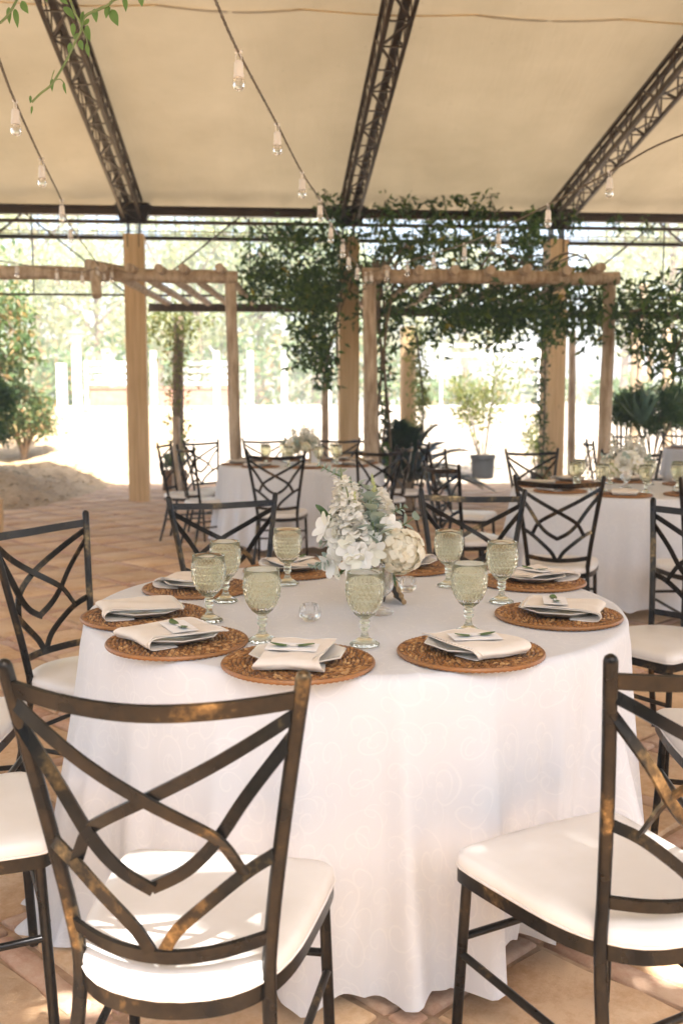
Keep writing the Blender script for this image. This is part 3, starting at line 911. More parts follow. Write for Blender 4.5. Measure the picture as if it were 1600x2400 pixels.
def litter(name, x0, x1, y0, y1, n, size, zf_, seed):
    g = np.random.default_rng(seed); P = []
    for _ in range(n):
        x, y = g.uniform(x0, x1), g.uniform(y0, y1); P.append((x, y, zf_(x, y) + 0.012))
    me = leaf_mesh(name, P, size, M['litter'], 0.5, 0.4, 0.0, seed, 0.05)
    co = np.empty(len(me.vertices) * 3, dtype=np.float32); me.vertices.foreach_get("co", co); co = co.reshape(-1, 3)
    base = np.repeat(np.array(P)[:, 2], 4); co[:, 2] = base + (co[:, 2] - base) * 0.25; me.vertices.foreach_set("co", co.ravel())
    tag(link(name, me), kind="stuff")
M['litter'] = mat_leaf("dry_leaf", [(0.0, (0.20, 0.14, 0.07)), (0.5, (0.33, 0.23, 0.12)), (1.0, (0.48, 0.36, 0.20))], 0.1)
litter("dry_leaf_litter", -0.6, 5.5, 16.7, 22.5, 2600, 0.10, gh, 71)
litter("mound_leaf_litter", -8.0, -3.3, 12.0, 16.5, 2600, 0.085, mound_z, 72)
# --- trees beyond the fence
def crown_tree(base, h, r, label, mat='tree_pale', n=4200, size=0.30, seed=0, trunk_h=0.35, name="broadleaf_tree", clumps=70):
    g = np.random.default_rng(seed)
    b = Vector(base)
    root = empty(name, base, 0, label, "tree", "trees beyond the fence")
    m = MB()
    top = Vector((0.1, 0, h * 0.75))
    m.tube(cr([(0, 0, -0.3), (0.05, 0.02, h * 0.25), (0.0, 0.05, h * 0.5), top], 4), [0.16 * h / 6 * (1 - 0.06 * i) for i in range(13)], 8)
    for k in range(7):
        a = k * 2.4 + seed
        z = h * (0.32 + 0.06 * k)
        m.tube(cr([(0, 0, z), (r * 0.35 * math.cos(a), r * 0.35 * math.sin(a), z + h * 0.12), (r * 0.8 * math.cos(a), r * 0.8 * math.sin(a), z + h * 0.2)], 4), [0.06 * h / 6 * (1 - 0.1 * i) for i in range(9)], 6)
    m.build("trunk", M['bark'], root)
    P = blob((0, 0, h * (trunk_h + (1 - trunk_h) / 2)), (r, r, h * (1 - trunk_h) / 2), n, clumps, 0.17, g, 0.55)
    link("crown", leaf_mesh("crown", P, size, M[mat], 0.5, 0.4, 0.2, seed), root)
    return root
def gpos(px, y): 
    x = (px - 800) / FPX * y
    return (x, y, gh(x, y))
TREES = [(-70, 42, 8.9, 3.2, "pale bushy tree at the far left behind the fence", 'tree_pale'),
         (95, 50, 11.5, 3.4, "tall yellow green tree behind the left dirt bank", 'tree_pale'),
         (235, 46, 8.1, 2.9, "low rounded tree behind the garden lamp", 'tree_pale'),
         (375, 58, 11.5, 3.2, "pale tall tree showing just right of the left timber post", 'tree'),
         (470, 44, 7.6, 2.7, "light green tree behind the white mesh fence, left of the left log post", 'tree_pale'),
         (610, 46, 9.4, 3.0, "broad green tree behind the vine drape", 'tree'),
         (740, 50, 9.7, 3.0, "green tree behind the middle timber post", 'tree'),
         (905, 62, 9.4, 3.0, "small far tree right of the middle timber post", 'tree_pale'),
         (1085, 60, 9.5, 3.4, "yellowish tree above the white gate", 'tree_pale'),
         (1560, 48, 10.8, 3.2, "tall pale tree at the far right edge", 'tree_pale'),
         (1455, 64, 11.7, 2.6, "slim pale tree left of the far right tree", 'tree_pale')]
for i, (px, y, h, r, lab, mt) in enumerate(TREES):
    crown_tree(gpos(px, y), h, r, lab, mt, 2300, 0.36, 100 + i, 0.22)
far = []
for i in range(60):
    x = -75 + i * 2.6 + random.uniform(-1, 1); y = 92 + random.uniform(-6, 10)
    h = random.uniform(3.2, 6.5) * (1.05 if x < 8 else 0.4)
    far.append(blob((x, y, gh(x, y) + h * 0.45), (2.6, 2.2, h * 0.55), 900, 26, 0.25, rng, 0.5))
hedge_ = []
for i in range(70):
    x = -42 + i * 1.25 + random.uniform(-.6, .6); y = 40 + random.uniform(-3, 5)
    px_ = 800 + x / y * FPX
    h = random.uniform(1.6, 3.2) * (1.0 if px_ < 900 else 0.45)
    if 1000 < px_ < 1480 and random.random() < 0.5: continue
    hedge_.append(blob((x, y, gh(x, y) + h * 0.5), (1.3, 1.0, h * 0.55), 210, 18, 0.28, rng, 0.5))
tag(link("distant_shrubbery", leaf_mesh("distant_shrubbery", np.concatenate(hedge_), 0.36, M['shrub'], 0.55, 0.4, 0.1, 56)), kind="stuff")
tag(link("distant_woods", leaf_mesh("distant_woods", np.concatenate(far), 0.42, M['tree_pale'], 0.6, 0.4, 0.1, 55)), kind="stuff")
# overhanging branch tree on the left edge
tb = gpos(-110, 17.0)
root = empty("overhanging_tree", tb, 0, "leafy tree reaching in at the left edge above the dirt bank", "tree")
m = MB(); m.tube(cr([(0, 0, -0.1), (0.05, 0, 1.2), (0.15, -0.1, 2.6), (0.3, -0.1, 3.6)], 4), [0.12, .115, .11, .105, .1, .095, .09, .085, .08, .075, .07, .06, .05], 8)
m.tube(cr([(0.15, -0.1, 2.2), (0.5, -0.3, 2.8), (1.0, -0.5, 2.9), (1.35, -0.6, 2.5)], 4), [0.05, .045, .04, .04, .035, .03, .03, .025, .02, .02, .015, .012, .01], 6)
m.tube(cr([(0.1, -0.1, 1.5), (0.5, -0.3, 2.0), (0.9, -0.5, 2.0), (1.2, -0.6, 1.7)], 4), [0.04, .04, .035, .03, .03, .03, .025, .02, .02, .015, .012, .01, .01], 6)
m.build("trunk", M['bark'], root)
g_ = np.random.default_rng(12)
P = np.concatenate([blob((0.75, -0.4, 2.55), (0.8, 0.7, 0.85), 1500, 60, 0.16, g_), blob((0.5, -0.4, 1.55), (0.75, 0.6, 0.7), 800, 40, 0.16, g_), blob((0.1, 0, 3.3), (1.3, 1.0, 0.9), 1300, 40, 0.2, g_)])
link("crown", leaf_mesh("crown", P, 0.15, M['shrub'], 0.45, 0.35, 0.4, 13), root)
# round shrub on the bank
tb = atd(58, 1078, 17.2); 
root = empty("round_shrub", tuple(tb), 0, "round reddish green shrub on a short brown trunk on the dirt bank", "shrub")
root.scale = (1.2,) * 3
m = MB()
for k in range(7):
    a = k * 0.9
    m.tube(cr([(0.02 * math.cos(a), 0.02 * math.sin(a), -0.08), (0.05 * math.cos(a), 0.05 * math.sin(a), 0.18), (0.28 * math.cos(a), 0.28 * math.sin(a), 0.60)], 4), [0.035, .033, .03, .028, .025, .02, .018, .014, .01], 6)
m.build("trunk", M['bark'], root)
P = blob((0.02, 0, 0.68), (0.46, 0.42, 0.44), 3000, 80, 0.15, np.random.default_rng(5), 0.5)
link("foliage", leaf_mesh("foliage", P, 0.075, M['shrub'], 0.42, 0.3, -0.1, 14), root)
tb = atd(-20, 1065, 14.0)
root = empty("dark_shrub", tuple(tb), 0, "dark green shrub cut by the left edge beside the round shrub", "shrub")
m = MB(); m.tube([(0, 0, -0.1), (0, 0, 0.5)], 0.025, 6); m.build("trunk", M['bark'], root)
P = blob((0, 0, 0.60), (0.34, 0.34, 0.48), 1900, 50, 0.15, np.random.default_rng(6), 0.5)
link("foliage", leaf_mesh("foliage", P, 0.085, M['bush'], 0.42, 0.3, -0.1, 15), root)

# cycad at the foot of the middle log post
def fronds(root, n, length, mat, seed, up=(20, 75), wid=0.16, lift=0.35, leaflets=34):
    r = random.Random(seed)
    for k in range(n):
        az = k * 2.39996 + r.uniform(-.2, .2); el = R(r.uniform(*up)); L = length * r.uniform(0.8, 1.1)
        m = MB()
        d = Vector((math.cos(az) * math.cos(el), math.sin(az) * math.cos(el), math.sin(el)))
        side = Vector((-math.sin(az), math.cos(az), 0))
        pts = []
        for i in range(11):
            t = i / 10
            pts.append(Vector((0, 0, lift)) + d * L * t - Vector((0, 0, 1)) * L * 0.42 * t * t)
        m.tube(pts, [0.010 * (1 - 0.08 * i) for i in range(11)], 4)
        for i in range(leaflets):
            t = 0.12 + 0.86 * i / leaflets
            q = t * 10; i0 = min(int(q), 9); p = pts[i0].lerp(pts[i0 + 1], q - i0); tg = (pts[i0 + 1] - pts[i0]).normalized()
            w = wid * math.sin(math.pi * min(1, t * 0.8 + 0.18)) ** 0.7 * (L / length)
            for s in (-1, 1):
                tip = p + (side * s * 0.85 + tg * 0.55 + Vector((0, 0, 0.25))).normalized() * w
                m.add([p - tg * 0.010, tip, p + tg * 0.014], [(0, 1, 2)])
        o = m.build("frond", M[mat], root, smooth=False)
tb = atd(948, 1075, 12.3); tb.z = 0
root = empty("cycad", tuple(tb), 0, "dark cycad with arching fronds at the foot of the middle log post", "plant")
m = MB(); m.tube([(0, 0, 0), (0, 0, 0.2), (0, 0, 0.42)], [0.13, 0.15, 0.09], 10); m.build("trunk", M['bark'], root)
fronds(root, 34, 1.3, 'palm', 4, (12, 84), 0.22, 0.36, 56)

# potted shrubs
def potted(px, pyb, y, rad, hgt, label, leaves_, n, size, seed):
    b = atd(px, pyb, y); b.z = gh(b.x, y) if y > 13 else 0.0
    root = empty("potted_shrub", tuple(b), 0, label, "potted plant", "potted shrubs at the edge of the paving")
    m = MB(); m.lathe([(rad * 0.86, 0), (rad * 0.90, hgt * 0.1), (rad * 0.97, hgt * 0.82), (rad * 1.04, hgt * 0.84), (rad * 1.05, hgt), (rad * 0.97, hgt), (rad * 0.93, hgt * 0.86)], 28)
    m.build("pot", M['pot'], root)
    m = MB(); m.lathe([(rad * 0.93, hgt * 0.87), (0.001, hgt * 0.92)], 16); m.build("soil", M['soil'], root)
    g = np.random.default_rng(seed); r = random.Random(seed)
    P = []
    for k in range(leaves_):
        a = r.uniform(0, 6.28); L = r.uniform(0.9, 1.6) * hgt * 3.2
        spread = r.uniform(0.12, 0.55)
        p0 = Vector((rad * .3 * math.cos(a), rad * .3 * math.sin(a), hgt * 0.85))
        p3 = p0 + Vector((math.cos(a) * spread * L * 0.7, math.sin(a) * spread * L * 0.7, L * 0.92))
        pm = p0.lerp(p3, 0.5) + Vector((math.cos(a), math.sin(a), 0)) * -0.03
        m = MB(); m.tube(cr([p0, pm, p3], 4), [0.012, .011, .010, .009, .008, .007, .006, .005, .004], 5)
        m.build("stem", M['vine_stem'], root)
        for q in range(4):
            c = pm.lerp(p3, 0.15 + 0.28 * q)
            P.append(np.array(c) + g.normal(size=(n // 4, 3)) * np.array((0.085, 0.085, 0.10)) * (1.25 - 0.15 * q) * hgt / 0.4)
    link("foliage", leaf_mesh("foliage", np.concatenate(P), size, M['pot_leaf'], 0.32, 0.35, -0.35, seed), root)
potted(1130, 1107, 17.6, 0.215, 0.40, "tall yellow green shrub in a large black pot on the paving edge", 12, 84, 0.11, 21)
potted(1258, 1098, 17.0, 0.12, 0.20, "small shrub in a little black pot left of the right timber post", 8, 90, 0.085, 22)

# agave and dark bushes on the right
def bush(px, pyc, y, r, label, n, seed, size=0.085, name="dark_bush", mt='bush', trunk=True):
    c = atd(px, pyc, y)
    gz = max(gh(c.x, y), -0.04)
    root = empty(name, (c.x, y, gz), 0, label, "bush", "dark bushes on the right")
    zc = c.z - gz
    m = MB()
    for k in range(8):
        a = k * 0.8
        m.tube(cr([(0.03 * math.cos(a), 0.03 * math.sin(a), 0), (0.08 * math.cos(a), 0.08 * math.sin(a), zc * 0.5), (r[0] * 0.6 * math.cos(a), r[1] * 0.6 * math.sin(a), zc)], 4), 0.014, 5)
    m.build("trunk", M['bark'], root)
    P = blob((0, 0, zc), r, n, 60, 0.16, np.random.default_rng(seed), 0.4)
    link("foliage", leaf_mesh("foliage", P, size, M[mt], 0.25, 0.3, -0.5, seed), root)
bush(1530, 962, 14.4, (0.60, 0.42, 0.30), "broad dark bush below the agave on the right", 4600, 31)
bush(1462, 958, 14.6, (0.20, 0.2, 0.20), "small dark bush left of the agave", 900, 32)
bush(1592, 955, 14.8, (0.26, 0.3, 0.30), "dark bush at the right edge beside the agave", 1300, 33)
ab = atd(1503, 985, 14.1)
root = empty("agave", (ab.x, ab.y, ab.z - 0.05), 0, "spiky blue green agave rising out of the dark bush", "plant")
root.scale = (0.8,) * 3
r_ = random.Random(9)
for k in range(26):
    az = k * 2.39996; el = R(25 + 60 * (1 - (k / 26)) ** 1.0 * r_.uniform(0.8, 1.1) + 8)
    el = min(el, R(86)); L = 0.62 * r_.uniform(0.85, 1.1)
    d = Vector((math.cos(az) * math.cos(el), math.sin(az) * math.cos(el), math.sin(el))); side = Vector((-math.sin(az), math.cos(az), 0)); up = side.cross(d) * -1
    v = []; f = []
    ws = [(0.0, 0.05), (0.25, 0.065), (0.55, 0.055), (0.82, 0.028), (1.0, 0.001)]
    for t, w in ws:
        p = d * L * t + up * (0.10 * L * t * t)
        v += [p - side * w, p - up * 0.012 * (1 - t), p + side * w, p - up * 0.03 * (1 - t)]
    for i in range(4):
        for q in range(4):
            q2 = (q + 1) % 4
            f.append((i * 4 + q, i * 4 + q2, i * 4 + 4 + q2, i * 4 + 4 + q))
    b = MB(); b.add(v, f); b.build("leaf", M['agave'], root, angle=35)

# log stump, planter crate, thin posts
def post_thing(name, px, py0, py1, y, r, label, mat='log', cat="post", seed=1, group=None):
    a = atd(px, py1, y); c = atd(px, py0, y)
    a.z = min(a.z, gh(a.x, y))
    m = MB(); log(m, (0, 0, 0), (c.x - a.x, 0, c.z - a.z), r, seed)
    o = m.build(name, M[mat], angle=60); o.location = a
    return tag(o, label, cat, group)
post_thing("log_stump", 413, 978, 1095, 14.8, 0.062, "grey log stump standing behind the left chairs", 'log', "stump", 61)
a = atd(411, 1140, 15.4)
root = empty("planter_crate", (a.x, a.y, 0.0), 0.1, "small brown wooden planter crate behind the left chairs", "planter")
for i in range(3):
    MB().box((0, -0.17, 0.055 + i * 0.10), (0.36, 0.02, 0.09)).build("front_slat", M['crate'], root, smooth=False)
    for s in (-1, 1): MB().box((s * 0.17, 0.0, 0.055 + i * 0.10), (0.02, 0.315, 0.09)).build("side_slat", M['crate'], root, smooth=False)
    MB().box((0, 0.17, 0.055 + i * 0.10), (0.36, 0.02, 0.09)).build("back_slat", M['crate'], root, smooth=False)
MB().box((0, 0, 0.25), (0.315, 0.315, 0.02)).build("soil", M['soil'], root, smooth=False)
o = link("foliage", leaf_mesh("foliage", blob((0, 0, 0.42), (0.15, 0.13, 0.14), 320, 20, 0.2, np.random.default_rng(3)), 0.09, M['bush'], 0.35, 0.3, -0.5, 3), root)
post_thing("bark_trunk", 418, 742, 1085, 15.2, 0.085, "vine wrapped tree trunk between the left timber post and the left log post", 'bark', "tree", 62)
c = atd(418, 900, 15.2)
plant("climbing_vine", (c.x, c.y, 0), "leafy vine wrapped round the trunk behind the left chairs", "vine",
      np.concatenate([strand((c.x, c.y - 0.1, 0.5), (c.x, c.y - 0.05, 2.7), 420, 0.04, 0.10), blob((c.x - 0.05, c.y, 2.55), (0.55, 0.4, 0.25), 420, 40, 0.2, rng)]), 'pot_leaf', 0.09,
      [(cr([(c.x, c.y - 0.1, 0.3), (c.x + 0.05, c.y - 0.1, 1.5), (c.x, c.y - 0.1, 2.6)], 5), 0.02)], group="vines on the pavilion", seed=9)
post_thing("log_post", 1340, 775, 1065, 15.4, 0.058, "thin log post just right of the right timber post", 'log', "post", 63, "thin posts behind the pavilion")
post_thing("log_post", 1487, 760, 1050, 18.5, 0.075, "pale post left of the birdhouse on the right", 'glulam_pale', "post", 64, "thin posts behind the pavilion")
post_thing("log_post", 1563, 770, 1050, 18.0, 0.085, "pale post right of the birdhouse, partly hidden by vine", 'glulam_pale', "post", 65, "thin posts behind the pavilion")
post_thing("log_post", 955, 765, 1060, 15.6, 0.13, "thick timber post wrapped in pale climbers right of the middle log post", 'glulam', "post", 66, "thin posts behind the pavilion")
c = atd(978, 900, 15.3)
plant("climbing_vine", (c.x, c.y, 0), "pale sunlit climber on the thick post right of the middle log post", "vine",
      strand((c.x - 0.02, c.y - 0.1, 0.6), (c.x + 0.02, c.y - 0.05, 2.6), 650, 0.06, 0.08), 'pot_leaf', 0.08,
      [(cr([(c.x, c.y - 0.1, 0.1), (c.x + 0.08, c.y - 0.1, 1.2), (c.x - 0.03, c.y - 0.1, 2.4)], 5), 0.02)], group="vines on the pavilion", seed=10)
post_thing("log_post", 762, 820, 1080, 14.9, 0.055, "slim post just left of the middle timber post", 'log', "post", 67, "thin posts behind the pavilion")
post_thing("log_post", -2, 1168, 1240, 10.2, 0.045, "stub of a tan post cut by the left edge", 'glulam', "post", 68, "thin posts behind the pavilion")
# birdhouse sculpture
a = atd(1508, 895, 17.5)
root = empty("birdhouse", tuple(a), 0, "pale wooden birdhouse with an arched opening hanging on the right", "birdhouse")
MB().box((0, 0, 0.06), (0.24, 0.16, 0.12)).build("base_block", M['glulam_pale'], root, smooth=False)
for s in (-1, 1): MB().box((s * 0.09, 0, 0.30), (0.05, 0.14, 0.36)).build("side_board", M['glulam_pale'], root, smooth=False)
MB().box((0, 0, 0.50), (0.25, 0.18, 0.035)).build("top_board", M['glulam_pale'], root, smooth=False)
for s in (-1, 1): MB().tube([(s * 0.11, 0, 0.52), (0, 0, 0.95)], 0.008, 5).build("cord", M['strap'], root)
MB().tube([(0, 0, 0.95), (0, 0, 1.6)], 0.008, 5).build("cord", M['strap'], root)
MB().beam((0, 0.3, -0.9), (0, 0.3, 1.7), 0.08, 0.08, Vector((0, 1, 0))).build("back_post", M['glulam_pale'], root, smooth=False)
MB().beam((0, -0.02, 1.64), (0, 0.34, 1.64), 0.06, 0.06).build("hook_arm", M['glulam_pale'], root, smooth=False)

# ================================================================== FENCE, LAMP, WALLS BEYOND
FY = 30.0
def zf(px, py, y=FY): return atd(px, py, y)
root = empty("mesh_fence", gpos(560, FY), 0, "white wire mesh fence on white posts beyond the sunlit yard", "fence")
inv = Matrix.Translation(-Vector(gpos(560, FY)))
def fb(m, nm, mt):
    o = m.build(nm, M[mt], root, smooth=False); o.matrix_parent_inverse = inv; return o
FP = [365, 511, 589, 668, 770]
for px in FP:
    p = gpos(px, FY); fb(MB().box((p[0], p[1], p[2] + 0.85), (0.16, 0.16, 1.8)), "fence_post", 'white_paint')
m = MB(); x0, x1 = gpos(355, FY)[0], gpos(775, FY)[0]; z0 = gpos(500, FY)[2]
for k in range(18): m.beam((x0, FY, z0 + 0.05 + k * 0.095), (x1, FY, z0 + 0.05 + k * 0.095), 0.004, 0.006)
for x in np.arange(x0, x1, 0.10): m.beam((x, FY - 0.01, z0 + 0.03), (x, FY - 0.01, z0 + 1.68), 0.004, 0.005, Vector((0, 1, 0)))
o = fb(m, "wire_mesh", 'wire'); o["kind"] = "stuff"
root = empty("garden_gate", gpos(1145, FY), 0, "white tubular gate frame with mesh beyond the tall potted shrub", "gate")
inv = Matrix.Translation(-Vector(gpos(1145, FY)))
pa, pb_ = gpos(1031, FY), gpos(1258, FY)
for px in (1031, 1146, 1258):
    p = gpos(px, FY); fb(MB().beam(p, (p[0], p[1], zf(px, 808).z), 0.07, 0.07, Vector((0, 1, 0))), "gate_upright", 'white_paint')
for py in (810, 832): fb(MB().beam((pa[0], FY, zf(1031, py).z), (pb_[0], FY, zf(1031, py).z), 0.05, 0.07), "gate_rail", 'white_paint')
fb(MB().beam((pa[0], FY, pa[2] + 0.12), (pb_[0], FY, pa[2] + 0.12), 0.05, 0.05), "gate_rail", 'white_paint')
m = MB()
for k in range(14): m.beam((pa[0], FY + .01, pa[2] + 0.15 + k * 0.1), (pb_[0], FY + .01, pa[2] + 0.15 + k * 0.1), 0.005, 0.008)
for x in np.arange(pa[0], pb_[0], 0.07): m.beam((x, FY, pa[2] + 0.12), (x, FY, zf(1031, 834).z), 0.005, 0.006, Vector((0, 1, 0)))
o = fb(m, "wire_mesh", 'wire'); o["kind"] = "stuff"
# standalone white posts
for px, py, lab in ((151, 852, "short white post right of the round shrub"), (1682, 800, "white post beyond the right edge")):
    if px > 1600: continue
    p = gpos(px, 24.0); t_ = atd(px, py, 24.0)
    o = MB().box((0, 0, (t_.z - p[2]) / 2), (0.20, 0.20, t_.z - p[2])).build("white_post", M['white_paint'], smooth=False); o.location = p
    tag(o, lab, "post")
p = gpos(187, 24.5); t_ = atd(187, 812, 24.5)
root = empty("garden_lamp", p, 0, "white garden lamp post with a flat brown topped lantern", "lamp")
MB().box((0, 0, (t_.z - p[2]) / 2), (0.18, 0.18, t_.z - p[2])).build("lamp_post", M['white_paint'], root, smooth=False)
MB().lathe([(0.10, t_.z - p[2]), (0.19, t_.z - p[2] + 0.28), (0.20, t_.z - p[2] + 0.30)], 12).build("lantern", M['far_wall'], root)
MB().lathe([(0.26, t_.z - p[2] + 0.305), (0.20, t_.z - p[2] + 0.36), (0.02, t_.z - p[2] + 0.42)], 12).build("lantern_cap", M['far_brick'], root)
# ranch fence of white boards, low terracotta walls
root = empty("board_fence", gpos(300, 37), 0, "white board fence far behind the mesh fence", "fence")
inv = Matrix.Translation(-Vector(gpos(300, 37)))
for a_, b2 in ((200, 335), (405, 560)):
    for k, py in enumerate((852, 868, 884, 898)):
        m = MB(); q0 = atd(a_, py, 37); q1 = atd(b2, py, 37); m.beam(q0, q1, 0.04, 0.14); fb(m, "board", 'white_paint')
    for px in (a_ + 8, (a_ + b2) / 2, b2 - 8):
        q = gpos(px, 37.06); fb(MB().beam(q, (q[0], q[1], atd(px, 846, 37).z), 0.12, 0.06, Vector((0, 1, 0))), "fence_post", 'white_paint')
for px0, px1, lab in ((214, 302, "low terracotta wall left of the left timber post"), (372, 545, "low terracotta wall behind the left log post")):
    q0 = atd(px0, 948, 34); q1 = atd(px1, 911, 34); gz = gh(q0.x, 34) - 0.3
    m = MB().box(((q1.x - q0.x) / 2, 0, (q1.z - gz) / 2), (q1.x - q0.x, 0.3, q1.z - gz))
    m.box(((q1.x - q0.x) / 2, 0, q1.z - gz + 0.03), (q1.x - q0.x + 0.1, 0.4, 0.06))
    o = m.build("terracotta_wall", M['far_brick'], smooth=False); o.location = (q0.x, 34, gz); tag(o, lab, "wall", "low terracotta walls")
# ================================================================== CHAIRS
ZS = [0.0, 0.20, 0.40, 0.52, 0.72, 0.96]
PX_ = [0.192, 0.176, 0.162, 0.169, 0.197, 0.236]
PY_ = [-0.266, -0.216, -0.182, -0.192, -0.224, -0.262]
def post_xy(z):
    return float(np.interp(z, ZS, PX_)), float(np.interp(z, ZS, PY_))
def back_pt(x, z, off=0.0):
    xp, yp = post_xy(z)
    q = max(0.0, 1 - (x / xp) ** 2)
    return Vector((x, yp - 0.068 * q - off, z))
def back_n(x, z):
    xp, yp = post_xy(z)
    return Vector((-0.104 * x / xp ** 2 * -1.0 * -1.0, -1.0, -0.20)).normalized()
def flat(pts2, w, t, off, n=5):
    P = cr([(x, 0, z) for x, z in pts2], n)
    return [back_pt(p.x, p.z, off) for p in P], [back_n(p.x, p.z) for p in P], w, t
def make_chair(label):
    root = empty("metal_chair", (0, 0, 0), 0, label, "chair", "bronze cross back chairs")
    for s in (-1, 1):
        m = MB(); P = cr([(s * x, y, z) for x, y, z in zip(PX_, PY_, ZS)], 4)
        m.tube(P, 0.0125, 12, dome=True); m.build("back_post", M['metal'], root, angle=60)
        m = MB(); m.tube([(s * 0.208, 0.188, 0.0), (s * 0.203, 0.178, 0.2), (s * 0.197, 0.168, 0.40)], 0.0115, 10)
        m.build("front_leg", M['metal'], root, angle=60)
    def rb(nm, p2, w, t, off, n=5):
        m = MB(); P, N, w, t = flat(p2, w, t, off, n); m.ribbon(P, N, w, t); return m.build(nm, M['metal'], root, angle=30)
    xp = post_xy(0.925)[0]
    rb("top_rail", [(-xp, 0.926), (-xp * .5, 0.918), (0, 0.914), (xp * .5, 0.918), (xp, 0.926)], 0.027, 0.008, 0.0)
    xp = post_xy(0.507)[0]
    rb("bottom_rail", [(-xp, 0.510), (-xp * .5, 0.502), (0, 0.499), (xp * .5, 0.502), (xp, 0.510)], 0.024, 0.008, 0.0)
    for s, off in ((-1, 0.0036), (1, -0.0036)):
        x0 = post_xy(0.905)[0]; x1 = post_xy(0.878)[0]; x2 = post_xy(0.665)[0]
        rb("lattice_bar", [(s * x0, 0.903), (s * 0.115, 0.835), (0, 0.772), (-s * 0.075, 0.728), (-s * 0.110, 0.697), (-s * 0.138, 0.640)], 0.0205, 0.0060, off)
        rb("lattice_bar", [(s * x1, 0.872), (s * 0.150, 0.775), (s * 0.100, 0.699), (s * 0.055, 0.653), (-s * 0.003, 0.6195)], 0.0205, 0.0066, off)
        rb("lattice_bar", [(s * (x2 - 0.006), 0.662), (s * 0.140, 0.638), (s * 0.085, 0.594), (s * 0.035, 0.548), (s * 0.010, 0.508)], 0.0205, 0.0072, off * 0.6)
    # seat
    half = [(0.0, -0.262), (0.095, -0.240), (0.156, -0.184), (0.190, -0.10), (0.206, 0.02), (0.216, 0.15), (0.206, 0.186), (0.17, 0.198), (0.0, 0.206)]
    ctrl = [(x, y, 0) for x, y in half] + [(-x, y, 0) for x, y in reversed(half[1:-1])]
    O = cr(ctrl, 5, closed=True); n = len(O)
    rings = [(0.99, 0.424), (1.004, 0.428), (1.010, 0.439), (0.996, 0.451), (0.955, 0.459), (0.84, 0.465), (0.5, 0.469)]
    v = []; f = []
    for sc, z in rings: v += [(p.x * sc, (p.y + 0.01) * sc - 0.01, z) for p in O]
    for i in range(len(rings) - 1):
        for k in range(n): f.append((i * n + k, i * n + (k + 1) % n, (i + 1) * n + (k + 1) % n, (i + 1) * n + k))
    v.append((0, -0.01, 0.470)); c = len(v) - 1; m0 = (len(rings) - 1) * n
    for k in range(n): f.append((m0 + k, m0 + (k + 1) % n, c))
    f.append(tuple(range(n - 1, -1, -1)))
    b = MB(); b.add(v, f); b.build("seat_pad", M['vinyl'], root, angle=70)
    m = MB(); m.tube([(p.x * 1.008, (p.y + .01) * 1.008 - .01, 0.4285) for p in O[::2]] + [(O[0].x * 1.008, (O[0].y + .01) * 1.008 - .01, 0.4285)], 0.0028, 6, caps=False)
    m.build("seat_piping", M['vinyl'], root, angle=180)
    m = MB(); vv = []; ff = []
    for k in range(n):
        p = O[k]
        for sc, z in ((1.006, 0.396), (1.006, 0.424), (0.975, 0.4235), (0.975, 0.396)): vv.append((p.x * sc, (p.y + .01) * sc - .01, z))
    for k in range(n):
        k2 = (k + 1) % n
        for q in range(4): ff.append((k * 4 + q, k2 * 4 + q, k2 * 4 + (q + 1) % 4, k * 4 + (q + 1) % 4))
    m.add(vv, ff); m.build("seat_rim", M['metal'], root, angle=40)
    def st(a, b_): m = MB(); m.tube([a, b_], 0.0085, 8); m.build("stretcher", M['metal'], root, angle=60)
    for s in (-1, 1): st((s * 0.203, 0.178, 0.235), (s * 0.177, -0.219, 0.215))
    st((-0.203, 0.178, 0.27), (0.203, 0.178, 0.27)); st((-0.177, -0.216, 0.255), (0.177, -0.216, 0.255))
    return root

